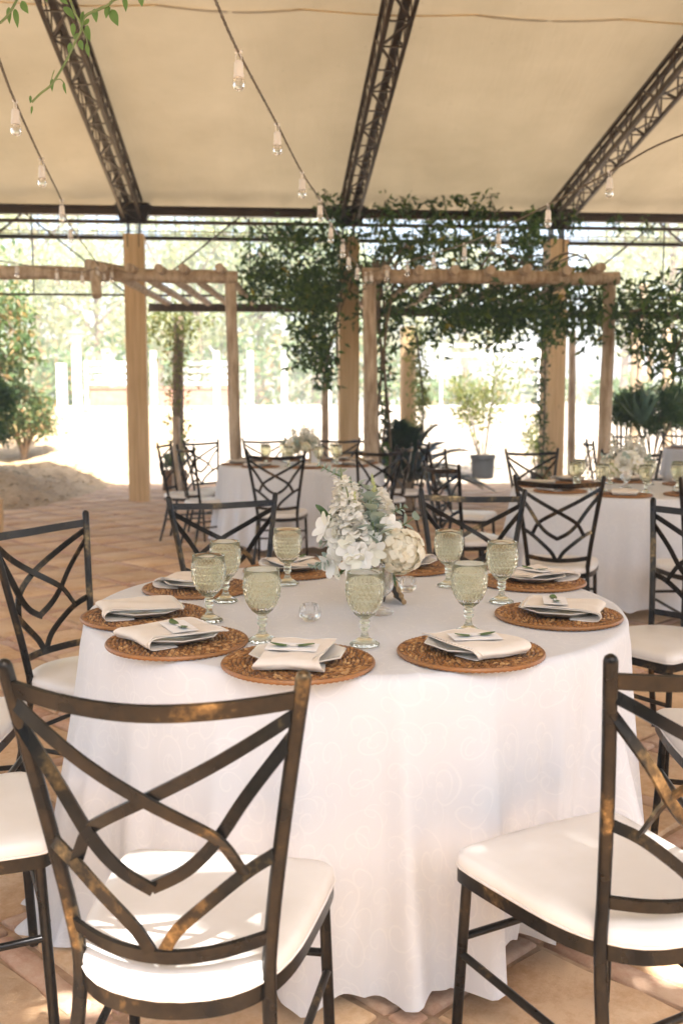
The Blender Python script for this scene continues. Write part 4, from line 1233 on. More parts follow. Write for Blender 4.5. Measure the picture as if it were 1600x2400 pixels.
def chair_pose(top, face):
    """seat centre and turn of a chair from the middle of its back top and the way it faces"""
    f = Vector((face[0], face[1])).normalized()
    return (top[0] + f.x * 0.262, top[1] + f.y * 0.262, 0.0), math.atan2(-f.x, f.y)
TC = (0.04, 2.88)
def dpx(px, d): return ((px - 800) / FPX * d, d)
CH = [  # back top centre, facing, label
    ((-0.290, 1.480), (0.14, 0.99), "nearest chair, seen from behind at bottom left with sunlight on its seat"),
    ((0.634, 1.655), (-0.475, 0.88), "near chair cut by the right edge, its angled white seat before the white cloth"),
    ((-1.11, 2.02), (0.93, 0.40), "chair at lower left, only its white seat and legs showing behind the nearest chair"),
    ((-1.42, 2.78), (1.0, 0.05), "chair cut by the left edge, its legs showing between two other left chairs"),
    ((-1.04, 3.42), (0.90, -0.43), "dark blue sheened chair at the left, facing the table with its whole back lattice showing"),
    ((-0.51, 4.27), (0.37, -0.93), "chair on the far left side of the near table, behind the two left goblets"),
    ((0.60, 4.55), (-0.16, -0.99), "silvery chair on the far side of the near table, right of the white flowers"),
    ((1.43, 3.93), (-0.82, -0.57), "tall backed chair cut by the right edge, behind the near right chair"),
    ((1.38, 2.66), (-1.0, 0.06), "chair at the right edge whose seat shows through the near right chair's lattice"),
    # left far table
    (dpx(646, 8.0), (0.06, 1.0), "chair seen straight from behind in front of the far left table"),
    ((-1.43, 9.12), (0.89, 0.46), "chair on the near left side of the far left table, seen edge on"),
    ((-1.76, 9.9), (0.99, -0.10), "chair partly behind the left timber post, at the far left table"),
    ((-1.476, 10.5), (0.74, -0.67), "chair at the back left of the far left table, left of the left log post"),
    (dpx(619, 11.0), (0.22, -0.97), "thin looking chair behind the far left table's left goblets"),
    (dpx(794, 11.1), (-0.15, -0.99), "pale reflecting chair behind the far left table, in front of the middle timber post"),
    (dpx(890, 8.55), (-0.50, 0.86), "chair at the near right of the far left table, its back half behind the flowers"),
    (dpx(947, 9.35), (-0.93, 0.36), "tall narrow looking chair in front of the cycad"),
    (dpx(992, 10.2), (-0.98, -0.15), "chair just right of the tall narrow one in front of the cycad"),
    # right far table
    (dpx(1310, 5.40), (0.26, 0.965), "chair seen from behind in front of the right table, its white seat over the cloth"),
    (dpx(1032, 6.55), (0.92, 0.40), "edge on chair at the left of the right table, nearer of two"),
    (dpx(1024, 8.2), (0.93, -0.36), "edge on chair at the left of the right table, farther of two"),
    (dpx(1245, 8.5), (0.20, -0.98), "chair behind the right table in front of the right timber post"),
    (dpx(1380, 10.4), (0.99, -0.10), "leaning side view chair between the right timber post and the right log post"),
    (dpx(1478, 8.25), (-0.28, -0.96), "chair hidden behind the right table's white flowers"),
    ((2.03, 5.27), (-0.05, 1.0), "chair at the right edge facing the right table, its legs before the cloth"),
    (dpx(1470, 12.6), (0.3, -0.95), "far chair under the dark bush on the right"),
    (dpx(1592, 12.9), (-0.2, -0.97), "far chair at the right edge under the dark bush"),
]
chair0 = None
for i, (top, face, lab) in enumerate(CH):
    loc, rz = chair_pose(top, face)
    if chair0 is None:
        chair0 = make_chair(lab); chair0.location = loc; chair0.rotation_euler = (0, 0, rz)
        bpy.context.view_layer.update()
    else:
        fastdup(chair0, loc, rz, None, lab)

# ================================================================== TABLECLOTHS
TZ = 0.775
def cloth(center, R_, label, seed, hem=0.085, nth=420, flare=0.07, main=False, zt=TZ):
    g = random.Random(seed)
    cxm, cym = center
    prof = []                       # (arc length along the cloth, kind)
    top_r = [0, 0.15, 0.30, 0.42, 0.52, 0.60, 0.66, 0.71, R_ - 0.045, R_ - 0.025, R_ - 0.01]
    nd = 34
    comps = [(k, g.uniform(0, 6.28), g.uniform(0.5, 1.0)) for k in (9, 13, 19, 23, 29, 34)]
    v = []; uv = []; rows = 0
    for r in top_r:
        for k in range(nth):
            a = 2 * math.pi * k / nth
            x, y = r * math.cos(a), r * math.sin(a)
            z = zt + 0.0008 * math.sin(x * 9 + y * 4) + 0.0006 * math.sin(y * 13 - x * 5)
            if main:
                # pressed crease lines of the folded cloth
                for q in (x * 0.98 + y * 0.17 - 0.0, ):
                    z += 0.0028 * math.exp(-(q / 0.012) ** 2)
            v.append((x, y, z)); uv.append((x, y))
        rows += 1
    for j in range(nd + 1):
        t = j / nd
        for k in range(nth):
            a = 2 * math.pi * k / nth
            af = math.degrees(math.atan2(math.cos(a), -math.sin(a)))      # degrees from the camera side, right positive
            w = sum(c * math.sin(n_ * a + p) for n_, p, c in comps) / 2.1
            w = math.copysign(abs(w) ** 0.8, w)
            if main:
                w2 = sum(c * (1 - 2 * abs(math.sin(n_ * a / 2 + p)) ** 0.75) for n_, p, c in comps[1:5]) / 1.9
                w = 0.75 * w + 0.95 * w2
            amp = 0.046
            fl_ = flare
            h = hem + 0.012 * math.sin(5 * a + seed)
            if main:
                amp = 0.036 + 0.080 * smooth01((af + 5) / 40) * smooth01((140 - af) / 40) + 0.025 * smooth01((-af - 60) / 40)
                tl = math.exp(-((af + 66) / 17) ** 2)
                fl_ = 0.05 + 0.10 * tl
                h = 0.052 + 0.012 * math.sin(5 * a) - 0.06 * min(1, tl * 1.3)
            s_ = t ** 0.75
            r = R_ + 0.004 + fl_ * t ** (1.0 if not main else 1.15) + amp * s_ * w * (0.35 + 0.65 * t)
            if main:
                r += (0.006 + 0.040 * t ** 1.4) * max(0.0, 1 - abs(af - 6 - 3 * t) / 3.2) ** 1.3 - 0.020 * t * math.exp(-((af - 12 - 2 * t) / 3.0) ** 2)
                tl2 = math.exp(-((af + 66) / 17) ** 2)
                if t > 0.82: r += 0.035 * tl2 * ((t - 0.82) / 0.18) * (1 + 0.5 * math.sin(a * 37))
            drop = zt - 0.012 - h
            z = zt - 0.012 - drop * t
            if t < 0.06: r = r - 0.006 * (1 - t / 0.06)
            if j == nd: z += 0.006 * math.sin(31 * a + seed) + 0.004 * math.sin(53 * a)
            v.append((r * math.cos(a), r * math.sin(a), max(z, 0.012)))
            q = R_ + (zt - h) * t
            uv.append((q * math.cos(a), q * math.sin(a)))
        rows += 1
    f = []
    for i in range(rows - 1):
        for k in range(nth):
            k2 = (k + 1) % nth
            f.append((i * nth + k, i * nth + k2, (i + 1) * nth + k2, (i + 1) * nth + k))
    o = link("tablecloth", mesh_np("tablecloth", v, f, M['cloth'], True, uv))
    o.location = (cxm, cym, 0)
    return tag(o, label, "tablecloth", "white tablecloths over round tables")
RT = 0.775
TA = (-0.385, 9.45); TR = (1.95, 6.80); TT = (4.85, 12.5)
cloth(TC, RT, "white damask tablecloth on the near round table, its hem trailing on the floor at left", 1, main=True)
cloth(TA, RT, "white tablecloth on the far left round table in front of the middle timber post", 2, nth=300)
cloth(TR, RT, "white tablecloth on the right round table behind the near one", 3, nth=300)
cloth(TT, RT, "white tablecloth on the farthest table at the right edge under the dark bushes", 4, nth=160)
# the tables under the cloths
def make_table(c, lab):
    root = empty("round_table", (c[0], c[1], 0), 0, lab, "table", "round tables under the cloths")
    MB().lathe([(RT - 0.02, 0.735), (RT - 0.02, 0.768)], 48).build("tabletop", M['crate'], root)
    for k in range(4):
        a = k * math.pi / 2 + 0.6
        m = MB(); m.tube([(0.42 * math.cos(a), 0.42 * math.sin(a), 0.735), (0.46 * math.cos(a), 0.46 * math.sin(a), 0)], 0.022, 8); m.build("leg", M['steel_dark'], root)
make_table(TC, "round table hidden under the damask cloth in the foreground")

# ================================================================== PLACE SETTINGS
def make_charger():
    root = empty("charger_plate", (0, 0, 0))
    MB().lathe([(0.150, 0.0), (0.160, 0.003), (0.160, 0.007), (0.06, 0.0065), (0.0, 0.0065)], 48).build("woven_base", M['rattan_dark'], root)
    v = []; f = []; r = random.Random(5)
    R0 = 0.066; step = 0.0098; nr = 11
    for i in range(nr):
        rad = R0 + i * step
        n = max(12, int(2 * math.pi * rad / 0.0130))
        tw = 0.0041 if i < nr - 1 else 0.0054
        for k in range(n):
            a0 = 2 * math.pi * (k + 0.5 * (i % 2)) / n; da = 2 * math.pi / n * 1.12
            hi = 0.0098 + 0.0010 * r.random() + 0.0001 * i
            base = len(v)
            for q, (t, ww, hh) in enumerate(((-0.5, 0.6, 0.005), (-0.2, 1.0, hi), (0.2, 1.0, hi), (0.5, 0.6, 0.005))):
                a = a0 + da * t; rr = rad + tw * 0.95 * t * (1.5 if i < nr - 1 else 2.0)
                for s_, z in ((-1, 0.003), (-0.55, hh), (0.55, hh), (1, 0.003)):
                    p = rr + s_ * tw * ww
                    v.append((p * math.cos(a), p * math.sin(a), z))
            for q in range(3):
                for s_ in range(3):
                    x = base + q * 4 + s_
                    f.append((x, x + 4, x + 5, x + 1))
    b = MB(); b.add(v, f)
    o = b.build("rattan_weave", M['rattan'], root, angle=80); o["kind"] = "stuff"
    m = MB(); m.tube([(0.1685 * math.cos(t), 0.1685 * math.sin(t), 0.0055) for t in np.linspace(0, 2 * math.pi, 151)], [0.0048 + 0.0016 * (k % 2) for k in range(151)], 6, caps=False)
    m.build("rim_coil", M['rattan'], root)
    return root
def make_plate():
    m = MB()
    m.lathe([(0.062, 0.0), (0.070, 0.002), (0.112, 0.0185), (0.113, 0.0205), (0.109, 0.0212), (0.090, 0.0145), (0.076, 0.0085), (0.070, 0.0062), (0.0, 0.0055)], 8)
    me = m.mesh("dinner_plate", M['porcelain'], True, 28)
    return link("dinner_plate", me)
def make_napkin(w, seed):
    r = random.Random(seed)
    path = [(0.090, 0.0235), (0.075, 0.0250), (0.03, 0.0255), (-0.03, 0.0255), (-0.075, 0.0262), (-0.104, 0.0245), (-0.117, 0.0190), (-0.119, 0.0115), (-0.112, 0.0045), (-0.085, 0.0015), (-0.04, 0.0012)]
    P = cr([(0, y, z) for y, z in path], 4)
    def sheet(m, P, w, t, lift, skew):
        n = 9; v = []; L = len(P)
        for i, p in enumerate(P):
            d = (P[min(i + 1, L - 1)] - P[max(i - 1, 0)]).normalized(); nn = Vector((0, d.z, -d.y)) * -1
            for k in range(n):
                u = k / (n - 1) - 0.5
                ww = w * (1 + 0.10 * math.sin(i * 0.21 + seed))
                q = p + nn * (lift + 0.0022 * math.sin(u * 9 + i * 0.22 + seed) * (1 if i < L * 0.55 else 0.4) - (abs(u) * 2) ** 3 * 0.0012)
                v.append((u * ww + skew * q.y, q.y + 0.004 * math.sin(u * 5 + seed), q.z))
        top = len(v)
        v += [(x, y * 0.985, z - t) for x, y, z in v]
        f = []
        for i in range(L - 1):
            for k in range(n - 1):
                a = i * n + k
                f += [(a, a + n, a + n + 1, a + 1), (top + a + 1, top + a + n + 1, top + a + n, top + a)]
        for i in range(L - 1):
            for k in (0, n - 1):
                a = i * n + k; q = (a, a + n, top + a + n, top + a); f.append(q if k else q[::-1])
        for k in range(n - 1):
            f += [(k + 1, k, top + k, top + k + 1), ((L - 1) * n + k, (L - 1) * n + k + 1, top + (L - 1) * n + k + 1, top + (L - 1) * n + k)]
        m.add(v, f)
    m = MB()
    sheet(m, P, w, 0.0022, 0.0, r.uniform(-0.06, 0.06))
    P2 = cr([(0, y, z) for y, z in [(0.082, 0.0275), (0.03, 0.0290), (-0.03, 0.0290), (-0.078, 0.0298), (-0.106, 0.0278), (-0.1215, 0.0200), (-0.1225, 0.0115), (-0.113, 0.0035)]], 5)
    sheet(m, P2, w * 0.97, 0.0018, 0.0012, r.uniform(-0.10, 0.10))
    me = m.mesh("napkin", M['linen'], True, 60)
    return link("napkin", me)
def make_card():
    root = empty("place_card", (0, 0, 0))
    MB().box((0, 0, 0.0008), (0.116, 0.064, 0.0008)).build("card", M['card'], root, smooth=False)
    MB().box((0, 0, 0.0036), (0.026, 0.007, 0.0006)).build("card_slit_band", M['card'], root, smooth=False)
    for s in (-1, 1):
        v = []; f = []
        n = 7
        for i in range(n):
            t = i / (n - 1); w = 0.0105 * math.sin(math.pi * min(1, t * 0.92 + 0.06)) ** 0.8
            x = s * (0.006 + 0.044 * t); y = 0.004 * s * math.sin(t * 2.5); z = 0.0022 + 0.006 * t * t
            v += [(x, y - w, z + 0.002), (x, y, z), (x, y + w, z + 0.002)]
        for i in range(n - 1):
            for k in range(2):
                a = i * 3 + k; f.append((a, a + 1, a + 4, a + 3) if s > 0 else (a, a + 3, a + 4, a + 1))
        b = MB(); b.add(v, f); b.build("leaf", M['card_leaf'], root)
    return root
def make_goblet():
    root = empty("goblet", (0, 0, 0))
    n = 132; rows = []
    def tri(x): return abs((x % 1.0) * 2 - 1)
    zb0, zb1, H = 0.066, 0.156, 0.182
    for z in np.linspace(0.066, 0.182, 84):
        t = (z - 0.066) / (0.182 - 0.066)
        rr = np.interp(t, [0, 0.04, 0.12, 0.25, 0.42, 0.60, 0.75, 0.90, 1.0], [0.009, 0.0165, 0.026, 0.036, 0.0435, 0.0462, 0.0455, 0.0440, 0.0436])
        rows.append((z, rr))
    v = []; f = []
    for i, (z, rr) in enumerate(rows):
        for k in range(n):
            a = 2 * math.pi * k / n
            d = 0.0
            if z < zb1:
                u = a / (2 * math.pi) * 22; w = (z - 0.066) / 0.0118 * 0.5
                d = 0.0030 * (min(tri(u + w), tri(u - w)) - 0.3) * min(1, (z - 0.066) / 0.02)
            elif z < zb1 + 0.004: d = 0.0012
            r_ = rr + d
            v.append((r_ * math.cos(a), r_ * math.sin(a), z))
    no = len(rows)
    inner = [(0.1815, 0.0416), (0.16, 0.0420), (0.14, 0.0432), (0.12, 0.0428), (0.10, 0.0375), (0.085, 0.030), (0.077, 0.020), (0.073, 0.010), (0.072, 0.0)]
    for z, r_ in inner:
        for k in range(n):
            a = 2 * math.pi * k / n; v.append((r_ * math.cos(a), r_ * math.sin(a), z))
    tot = no + len(inner)
    for i in range(tot - 1):
        for k in range(n):
            k2 = (k + 1) % n
            f.append((i * n + k, i * n + k2, (i + 1) * n + k2, (i + 1) * n + k))
    # close under the bowl
    v.append((0, 0, 0.066)); c = len(v) - 1
    for k in range(n): f.append((c, (k + 1) % n, k))
    b = MB(); b.add(v, f); b.build("bowl", M['green_glass'], root, angle=180)
    m = MB(); prof = [(0.0, 0.001), (0.035, 0.001), (0.0365, 0.003), (0.034, 0.0065), (0.022, 0.013), (0.012, 0.020), (0.0085, 0.028), (0.0075, 0.036), (0.0095, 0.041), (0.0125, 0.045), (0.0125, 0.049), (0.0095, 0.052), (0.0115, 0.056), (0.0135, 0.060), (0.0110, 0.064), (0.009, 0.0662), (0.0, 0.0662)]
    m.lathe(prof, 64, rad=lambda a, i: 1 + (0.035 if 2 <= i <= 6 else 0.02) * math.cos(16 * a) * (1 if i < 8 or i > 9 else 1.5))
    m.build("foot", M['green_glass'], root, angle=180)
    return root
def make_simple_goblet():
    """far goblets: same outline, spiral ribs"""
    root = empty("goblet", (0, 0, 0))
    prof = [(0.009, 0.066), (0.0165, 0.071), (0.026, 0.080), (0.036, 0.095), (0.0435, 0.115), (0.0462, 0.136), (0.0450, 0.156), (0.0440, 0.170), (0.0438, 0.182), (0.0416, 0.1815), (0.0420, 0.16), (0.043, 0.14), (0.042, 0.12), (0.036, 0.10), (0.028, 0.085), (0.012, 0.074), (0.0, 0.073)]
    MB().lathe(prof, 40, rad=lambda a, i: 1 + 0.025 * math.sin(12 * a + i * 0.8) * (1 if 1 < i < 6 else 0)).build("bowl", M['green_glass'], root, angle=180)
    MB().lathe([(0.0, 0.001), (0.035, 0.001), (0.0365, 0.003), (0.022, 0.013), (0.0085, 0.028), (0.0075, 0.036), (0.0125, 0.045), (0.0095, 0.052), (0.0135, 0.060), (0.009, 0.0662), (0.0, 0.0662)], 20).build("foot", M['green_glass'], root, angle=180)
    return root
protos = {'charger': make_charger(), 'plate': make_plate(), 'n1': make_napkin(0.132, 1), 'n2': make_napkin(0.165, 2), 'n3': make_napkin(0.150, 4), 'card': make_card(), 'goblet': make_goblet(), 'goblet2': make_simple_goblet()}
bpy.context.view_layer.update()
cats = {'charger': "charger plate", 'plate': "plate", 'n1': "napkin", 'n2': "napkin", 'n3': "napkin", 'card': "place card", 'goblet': "goblet", 'goblet2': "goblet"}
groups = {'charger': "woven rattan charger plates", 'plate': "white octagonal plates", 'n1': "folded linen napkins", 'n2': "folded linen napkins", 'n3': "folded linen napkins", 'card': "white place cards", 'goblet': "green pressed glass goblets", 'goblet2': "green pressed glass goblets"}
for k, p in protos.items(): p["category"] = cats[k]; p["group"] = groups[k]
used = {}
def put(kind, loc, rz, label, rot=None):
    p = protos[kind]
    if kind not in used:
        o = fastdup(p, loc, rz, None, label); used[kind] = 1
    else: o = fastdup(p, loc, rz, None, label)
    if rot: o.rotation_euler = rot
    return o
CZ = TZ + 0.002
SET = [ # charger centre px, napkin kind, turn jitter, card offset, card turn, place words
    ((464, 1381), 'n1', 0.1, None, 0, "at the far left setting behind two goblets"),
    ((340, 1447), 'n2', 0.05, None, 0, "at the leftmost setting of the near table"),
    ((416, 1508), 'n2', -0.15, (0.012, -0.005), -0.35, "at the front left setting of the near table"),
    ((699, 1557), 'n1', 0.05, (-0.008, -0.022), 0.1, "at the setting above the nearest chair's top rail"),
    ((1102, 1532), 'n3', 0.12, (0.0, -0.018), -0.25, "at the front right setting of the near table"),
    ((1307, 1446), 'n2', 0.0, (0.0, 0.01), 0.15, "at the rightmost setting of the near table"),
    ((1246, 1366), 'n2', 0.1, (-0.01, 0.0), 0.2, "at the far right setting behind the rightmost one"),
    ((950, 1332), 'n1', -0.1, None, 0, "at the setting behind the cream hydrangea"),
    ((686, 1340), 'n1', 0.15, (-0.02, 0.0), 0.6, "at the back setting left of the flowers"),
]
SET_LOC = []
for (px, py), nk, tj, card, ct, words in SET:
    p = at(px, py, CZ); SET_LOC.append(p)
    out = Vector((p.x - TC[0], p.y - TC[1])).normalized()
    rz = math.atan2(out.x, -out.y) * 1.0          # local -y points at the guest
    put('charger', p, rz + tj, "round woven brown rattan charger " + words)
    put('plate', (p.x, p.y, CZ + 0.0105), rz + R(22.5) + tj, "white octagonal plate under a folded napkin " + words)
    nap = put(nk, (p.x - out.x * 0.004, p.y - out.y * 0.004, CZ + 0.0130), rz + tj, "beige linen napkin folded over its plate " + words)
    if card:
        a = rz + ct; c, s = math.cos(rz), math.sin(rz)
        x = p.x + c * card[0] - s * card[1]; y = p.y + s * card[0] + c * card[1]
        put('card', (x, y, CZ + 0.0452), a, "white leaf decorated place card " + words, (0.02, 0.015, a))
GOB = [((491, 1456), "second goblet from the left, standing right of the leftmost charger"),
       ((529, 1410), "goblet behind the leftmost pair, beside the far left charger"),
       ((674, 1369), "goblet standing in front of the back charger left of the flowers"),
       ((615, 1503), "large looking goblet left of the round crystal votive"),
       ((854, 1512), "goblet standing in front of the glass vase"),
       ((1097, 1483), "goblet behind the front right charger's napkin"),
       ((1174, 1412), "goblet left of the far right charger, behind the front one"),
       ((1050, 1374), "rearmost right goblet beside the charger behind the hydrangea")]
for i, ((px, py), lab) in enumerate(GOB):
    p = at(px, py, CZ)
    put('goblet', p, 0.4 * i, "pale green diamond cut " + lab.replace("second goblet from the left", "goblet").replace("large looking goblet", "goblet"))

WORDS8 = ["front", "front right", "right", "back right", "back", "back left", "left", "front left"]
def far_table(c, name, offs, flowers_lab, n_nap=True):
    for i, wd in enumerate(WORDS8):
        a = -math.pi / 2 + offs + i * math.pi / 4
        o_ = Vector((math.cos(a), math.sin(a))); p = (c[0] + o_.x * 0.58, c[1] + o_.y * 0.58, CZ)
        rz = math.atan2(o_.x, -o_.y)
        put('charger', p, rz, "rattan charger at the %s of the %s" % (wd, name))
        put('plate', (p[0], p[1], CZ + 0.0105), rz + R(22.5), "white octagonal plate at the %s of the %s" % (wd, name))
        put('n2' if i % 2 else 'n3', (p[0], p[1], CZ + 0.0130), rz, "beige napkin at the %s of the %s" % (wd, name))
        a2 = a + 0.36; q = (c[0] + math.cos(a2) * 0.36, c[1] + math.sin(a2) * 0.36, CZ)
        put('goblet2', q, i, "pale green goblet at the %s of the %s" % (wd, name))
far_table(TA, "far left table", 0.15, "")
far_table(TR, "right table", -0.30, "")
for i, wd in enumerate(("front", "left", "front left")):
    a = (-1.75, 3.0, -2.5)[i]
    p = (TT[0] + 0.58 * math.cos(a), TT[1] + 0.58 * math.sin(a), CZ)
    put('charger', p, 0, "rattan charger at the %s of the farthest right edge table" % wd)
    put('plate', (p[0], p[1], CZ + 0.0105), 0.4, "white plate at the %s of the farthest right edge table" % wd)
    put('n2', (p[0], p[1], CZ + 0.0130), math.atan2(math.cos(a), -math.sin(a)), "napkin at the %s of the farthest right edge table" % wd)
for p in protos.values():
    for ch in list(p.children): bpy.data.objects.remove(ch)
    bpy.data.objects.remove(p)

# ================================================================== FLOWERS
class Petals:
    def __init__(s): s.v = []; s.f = []
    def petal(s, base, d, nrm, L, Wd, curl=0.4, cup=0.25, tipw=0.5, rows=7):
        d = Vector(d).normalized(); nrm = Vector(nrm); nrm = (nrm - d * nrm.dot(d)).normalized(); side = d.cross(nrm)
        b0 = len(s.v); base = Vector(base)
        for i in range(rows + 1):
            t = i / rows
            w = Wd * 0.5 * (0.22 + 0.78 * math.sin(math.pi * 0.5 * min(1.0, t / 0.62)))
            if t > 0.62: w *= math.sqrt(max(0.0, 1 - ((t - 0.62) / 0.395) ** 2)) ** (1.2 - 0.5 * tipw)
            p = base + d * (L * t) + nrm * (curl * L * t * t)
            for u in (-1, 0, 1):
                s.v.append(tuple(p + side * (u * w) + nrm * (cup * w * (abs(u)) * (1 - 0.3 * t))))
        for i in range(rows):
            for k in range(2):
                a = b0 + i * 3 + k; s.f.append((a, a + 1, a + 4, a + 3))
    def build(s, name, mat, parent):
        b = MB(); b.v = s.v; b.f = s.f; return b.build(name, mat, parent, angle=180)
def rv(r):
    while True:
        v = Vector((r.uniform(-1, 1), r.uniform(-1, 1), r.uniform(-1, 1)))
        if 0.05 < v.length < 1: return v.normalized()
def arrangement(root, S, r, scale=1.0, full=True):
    """S: list of (kind, position, direction, size) local to root"""
    for kind, p, d, q in S:
        p = Vector(p); d = Vector(d).normalized()
        if kind == 'lily':
            P = Petals(); a0 = r.uniform(0, 6)
            ref = d.orthogonal().normalized(); ref2 = d.cross(ref)
            for k in range(6):
                a = a0 + k * math.pi / 3; o_ = ref * math.cos(a) + ref2 * math.sin(a)
                P.petal(p + o_ * 0.002, d * 0.75 + o_ * (0.65 if k % 2 else 0.5), -o_ * 0.2 + d * 0.4, q * 0.88, q * (0.66 if k % 2 else 0.52), -0.36, 0.30, 0.8)
            P.build("lily_bloom", M['petal'], root)
        elif kind == 'rose':
            P = Petals(); ref = d.orthogonal().normalized(); ref2 = d.cross(ref)
            for ring, (n, tilt, ln) in enumerate(((3, 0.12, 0.75), (5, 0.40, 0.9), (6, 0.75, 1.0), (7, 1.15, 1.0))):
                for k in range(n):
                    a = ring * 0.7 + 2 * math.pi * k / n + r.uniform(-.15, .15); o_ = ref * math.cos(a) + ref2 * math.sin(a)
                    P.petal(p + o_ * 0.006 * ring, d * math.cos(tilt) + o_ * math.sin(tilt), d * math.sin(tilt) - o_ * math.cos(tilt), q * ln, q * 0.95, 0.35 - 0.12 * ring, 0.35, 0.9)
            P.build("rose_bloom", M['petal'], root)
        elif kind == 'hydrangea':
            P = Petals(); n = 165 if full else 50
            for i in range(n):
                z = 1 - 2 * (i + 0.5) / n; a = i * 2.39996
                o_ = Vector((math.sqrt(1 - z * z) * math.cos(a), math.sqrt(1 - z * z) * math.sin(a), z))
                if o_.dot(d) < -0.75: continue
                c = p + Vector((o_.x, o_.y, o_.z * 0.95)) * q * r.uniform(0.80, 1.12)
                ref = o_.orthogonal().normalized(); ref2 = o_.cross(ref); a0 = r.uniform(0, 6)
                for k in range(4):
                    b = a0 + k * math.pi / 2; e = ref * math.cos(b) + ref2 * math.sin(b)
                    P.petal(c, e + o_ * 0.35, o_, q * 0.26, q * 0.27, -0.15, 0.2, 0.95, rows=4)
            P.build("hydrangea_bloom", M['hydrangea'], root)
            m = MB(); m.lathe([(0.001, -q * 0.8), (q * 0.6, -q * 0.5), (q * 0.8, 0), (q * 0.6, q * 0.5), (0.001, q * 0.8)], 12, (p.x, p.y, p.z)); m.build("bloom_core", M['bud'], root)
        elif kind == 'spike':
            P = Petals(); L = q; ref = d.orthogonal().normalized(); ref2 = d.cross(ref)
            nb = 58 if full else 22
            for i in range(nb):
                t = i / nb; a = i * 2.39996; o_ = ref * math.cos(a) + ref2 * math.sin(a)
                s_ = 0.070 * (1 - 0.58 * t) * (L / 0.24) ** 0.5
                c = p + d * (L * t) + o_ * s_ * 0.25
                for k in range(4):
                    e = (o_ * r.uniform(0.6, 1.0) + d * r.uniform(-0.2, 0.7) + rv(r) * 0.45)
                    P.petal(c, e, d - o_ * 0.4 + rv(r) * 0.4, s_ * r.uniform(0.6, 0.9), s_ * 0.66, r.uniform(-0.5, 0.1), 0.4, 1.0, rows=4)
            P.build("snapdragon_bloom", M['petal'], root)
            m = MB(); m.tube([p, p + d * L * 0.6, p + d * (L * 1.18)], [0.004, 0.003, 0.0015], 6); m.build("stem", M['stem'], root)
        elif kind == 'buds':
            m = MB(); L = q; ref = d.orthogonal().normalized(); ref2 = d.cross(ref)
            m.tube([p, p + d * L], [0.003, 0.0015], 5)
            for i in range(34):
                t = i / 34; a = i * 2.39996; o_ = ref * math.cos(a) + ref2 * math.sin(a)
                c = p + d * L * t; s_ = 0.0056 * (1.1 - 0.7 * t)
                m.tube([c, c + (o_ + d * 0.8) * s_ * 0.8, c + (o_ + d * 1.3) * s_ * 1.6], [s_ * 0.25, s_ * 0.55, s_ * 0.12], 6)
            m.build("flower_buds", M['bud'], root)
        elif kind == 'euc':
            # q: (length, number of leaf pairs, leaf size, bend vector)
            L, n, ls, bend = q
            st = empty("eucalyptus_stem", (0, 0, 0)); st.parent = root
            pts = [p + d * L * t + Vector(bend) * t * t for t in np.linspace(0, 1, 9)]
            m = MB(); m.tube(pts, [0.0032 * (1 - 0.08 * i) for i in range(9)], 6); m.build("stalk", M['stem'], st)
            for i in range(n):
                t = (i + 0.6) / n; q8 = t * 8; i0 = min(int(q8), 7); c = pts[i0].lerp(pts[i0 + 1], q8 - i0); tg = (pts[i0 + 1] - pts[i0]).normalized()
                ref = tg.orthogonal().normalized(); ref2 = tg.cross(ref); a = i * 1.9 + r.uniform(-.4, .4)
                for s in (1, -1):
                    o_ = (ref * math.cos(a) + ref2 * math.sin(a)) * s
                    sz = ls * (1.05 - 0.45 * t) * r.uniform(0.85, 1.15)
                    e = (o_ + tg * 0.7 + rv(r) * 0.25).normalized(); nn = (tg - e * tg.dot(e) + rv(r) * 0.3).normalized(); nn = (nn - e * nn.dot(e)).normalized(); sd2 = e.cross(nn)
                    v = [tuple(c)]; f = []
                    K = 9
                    for k in range(K):
                        b = math.pi * 2 * (k + 0.5) / K
                        x = 0.5 - 0.5 * math.cos(b); y = 0.44 * math.sin(b)
                        v.append(tuple(c + e * sz * (0.08 + x) + sd2 * sz * y + nn * sz * (0.16 * y * y * 4 - 0.10 * x * x)))
                    v.append(tuple(c + e * sz * 0.55)); cc = K + 1
                    for k in range(K): f.append((cc, 1 + k, 1 + (k + 1) % K))
                    b_ = MB(); b_.add(v[1:], [tuple(i_ - 1 for i_ in q_) for q_ in f]); b_.build("leaf", M['euc'], st, angle=180)
        elif kind == 'green':
            P = Petals()
            for k in range(q[1]):
                e = (d + rv(r) * 0.5).normalized()
                P.petal(p + rv(r) * 0.01, e, rv(r), q[0] * r.uniform(.8, 1.2), q[0] * 0.34, -0.2, 0.2, 0.2)
            P.build("green_leaves", M['card_leaf'], root)
vb = at(887, 1437, CZ); VY = vb.y + 0.01
def fl_(px, py, dy=0.0): 
    p = atd(px, py, VY + dy); return p - vb
arr = empty("flower_arrangement", tuple(vb), 0, "white flowers with snapdragons, cream hydrangea and eucalyptus in the vase on the near table", "flowers")
rf = random.Random(11)
base = fl_(872, 1330)
def sp(px0, py0, px1, py1, dy=0.0, tilt=0.0):
    a = fl_(px0, py0, dy); b = fl_(px1, py1, dy + tilt); return a, b - a, (b - a).length
S = []
a, d, L = sp(818, 1255, 800, 1122, -0.03, 0.0); S.append(('spike', a, d, L * 1.0))
a, d, L = sp(838, 1262, 822, 1128, 0.0, 0.02); S.append(('spike', a, d, L * 0.92))
a, d, L = sp(838, 1262, 815, 1160, -0.06, -0.035); S.append(('spike', a, d, L))
a, d, L = sp(893, 1235, 882, 1145, 0.0, 0.02); S.append(('spike', a, d, L * 0.85))
a, d, L = sp(897, 1200, 885, 1128, 0.05, 0.06); S.append(('spike', a, d, L * 0.7))
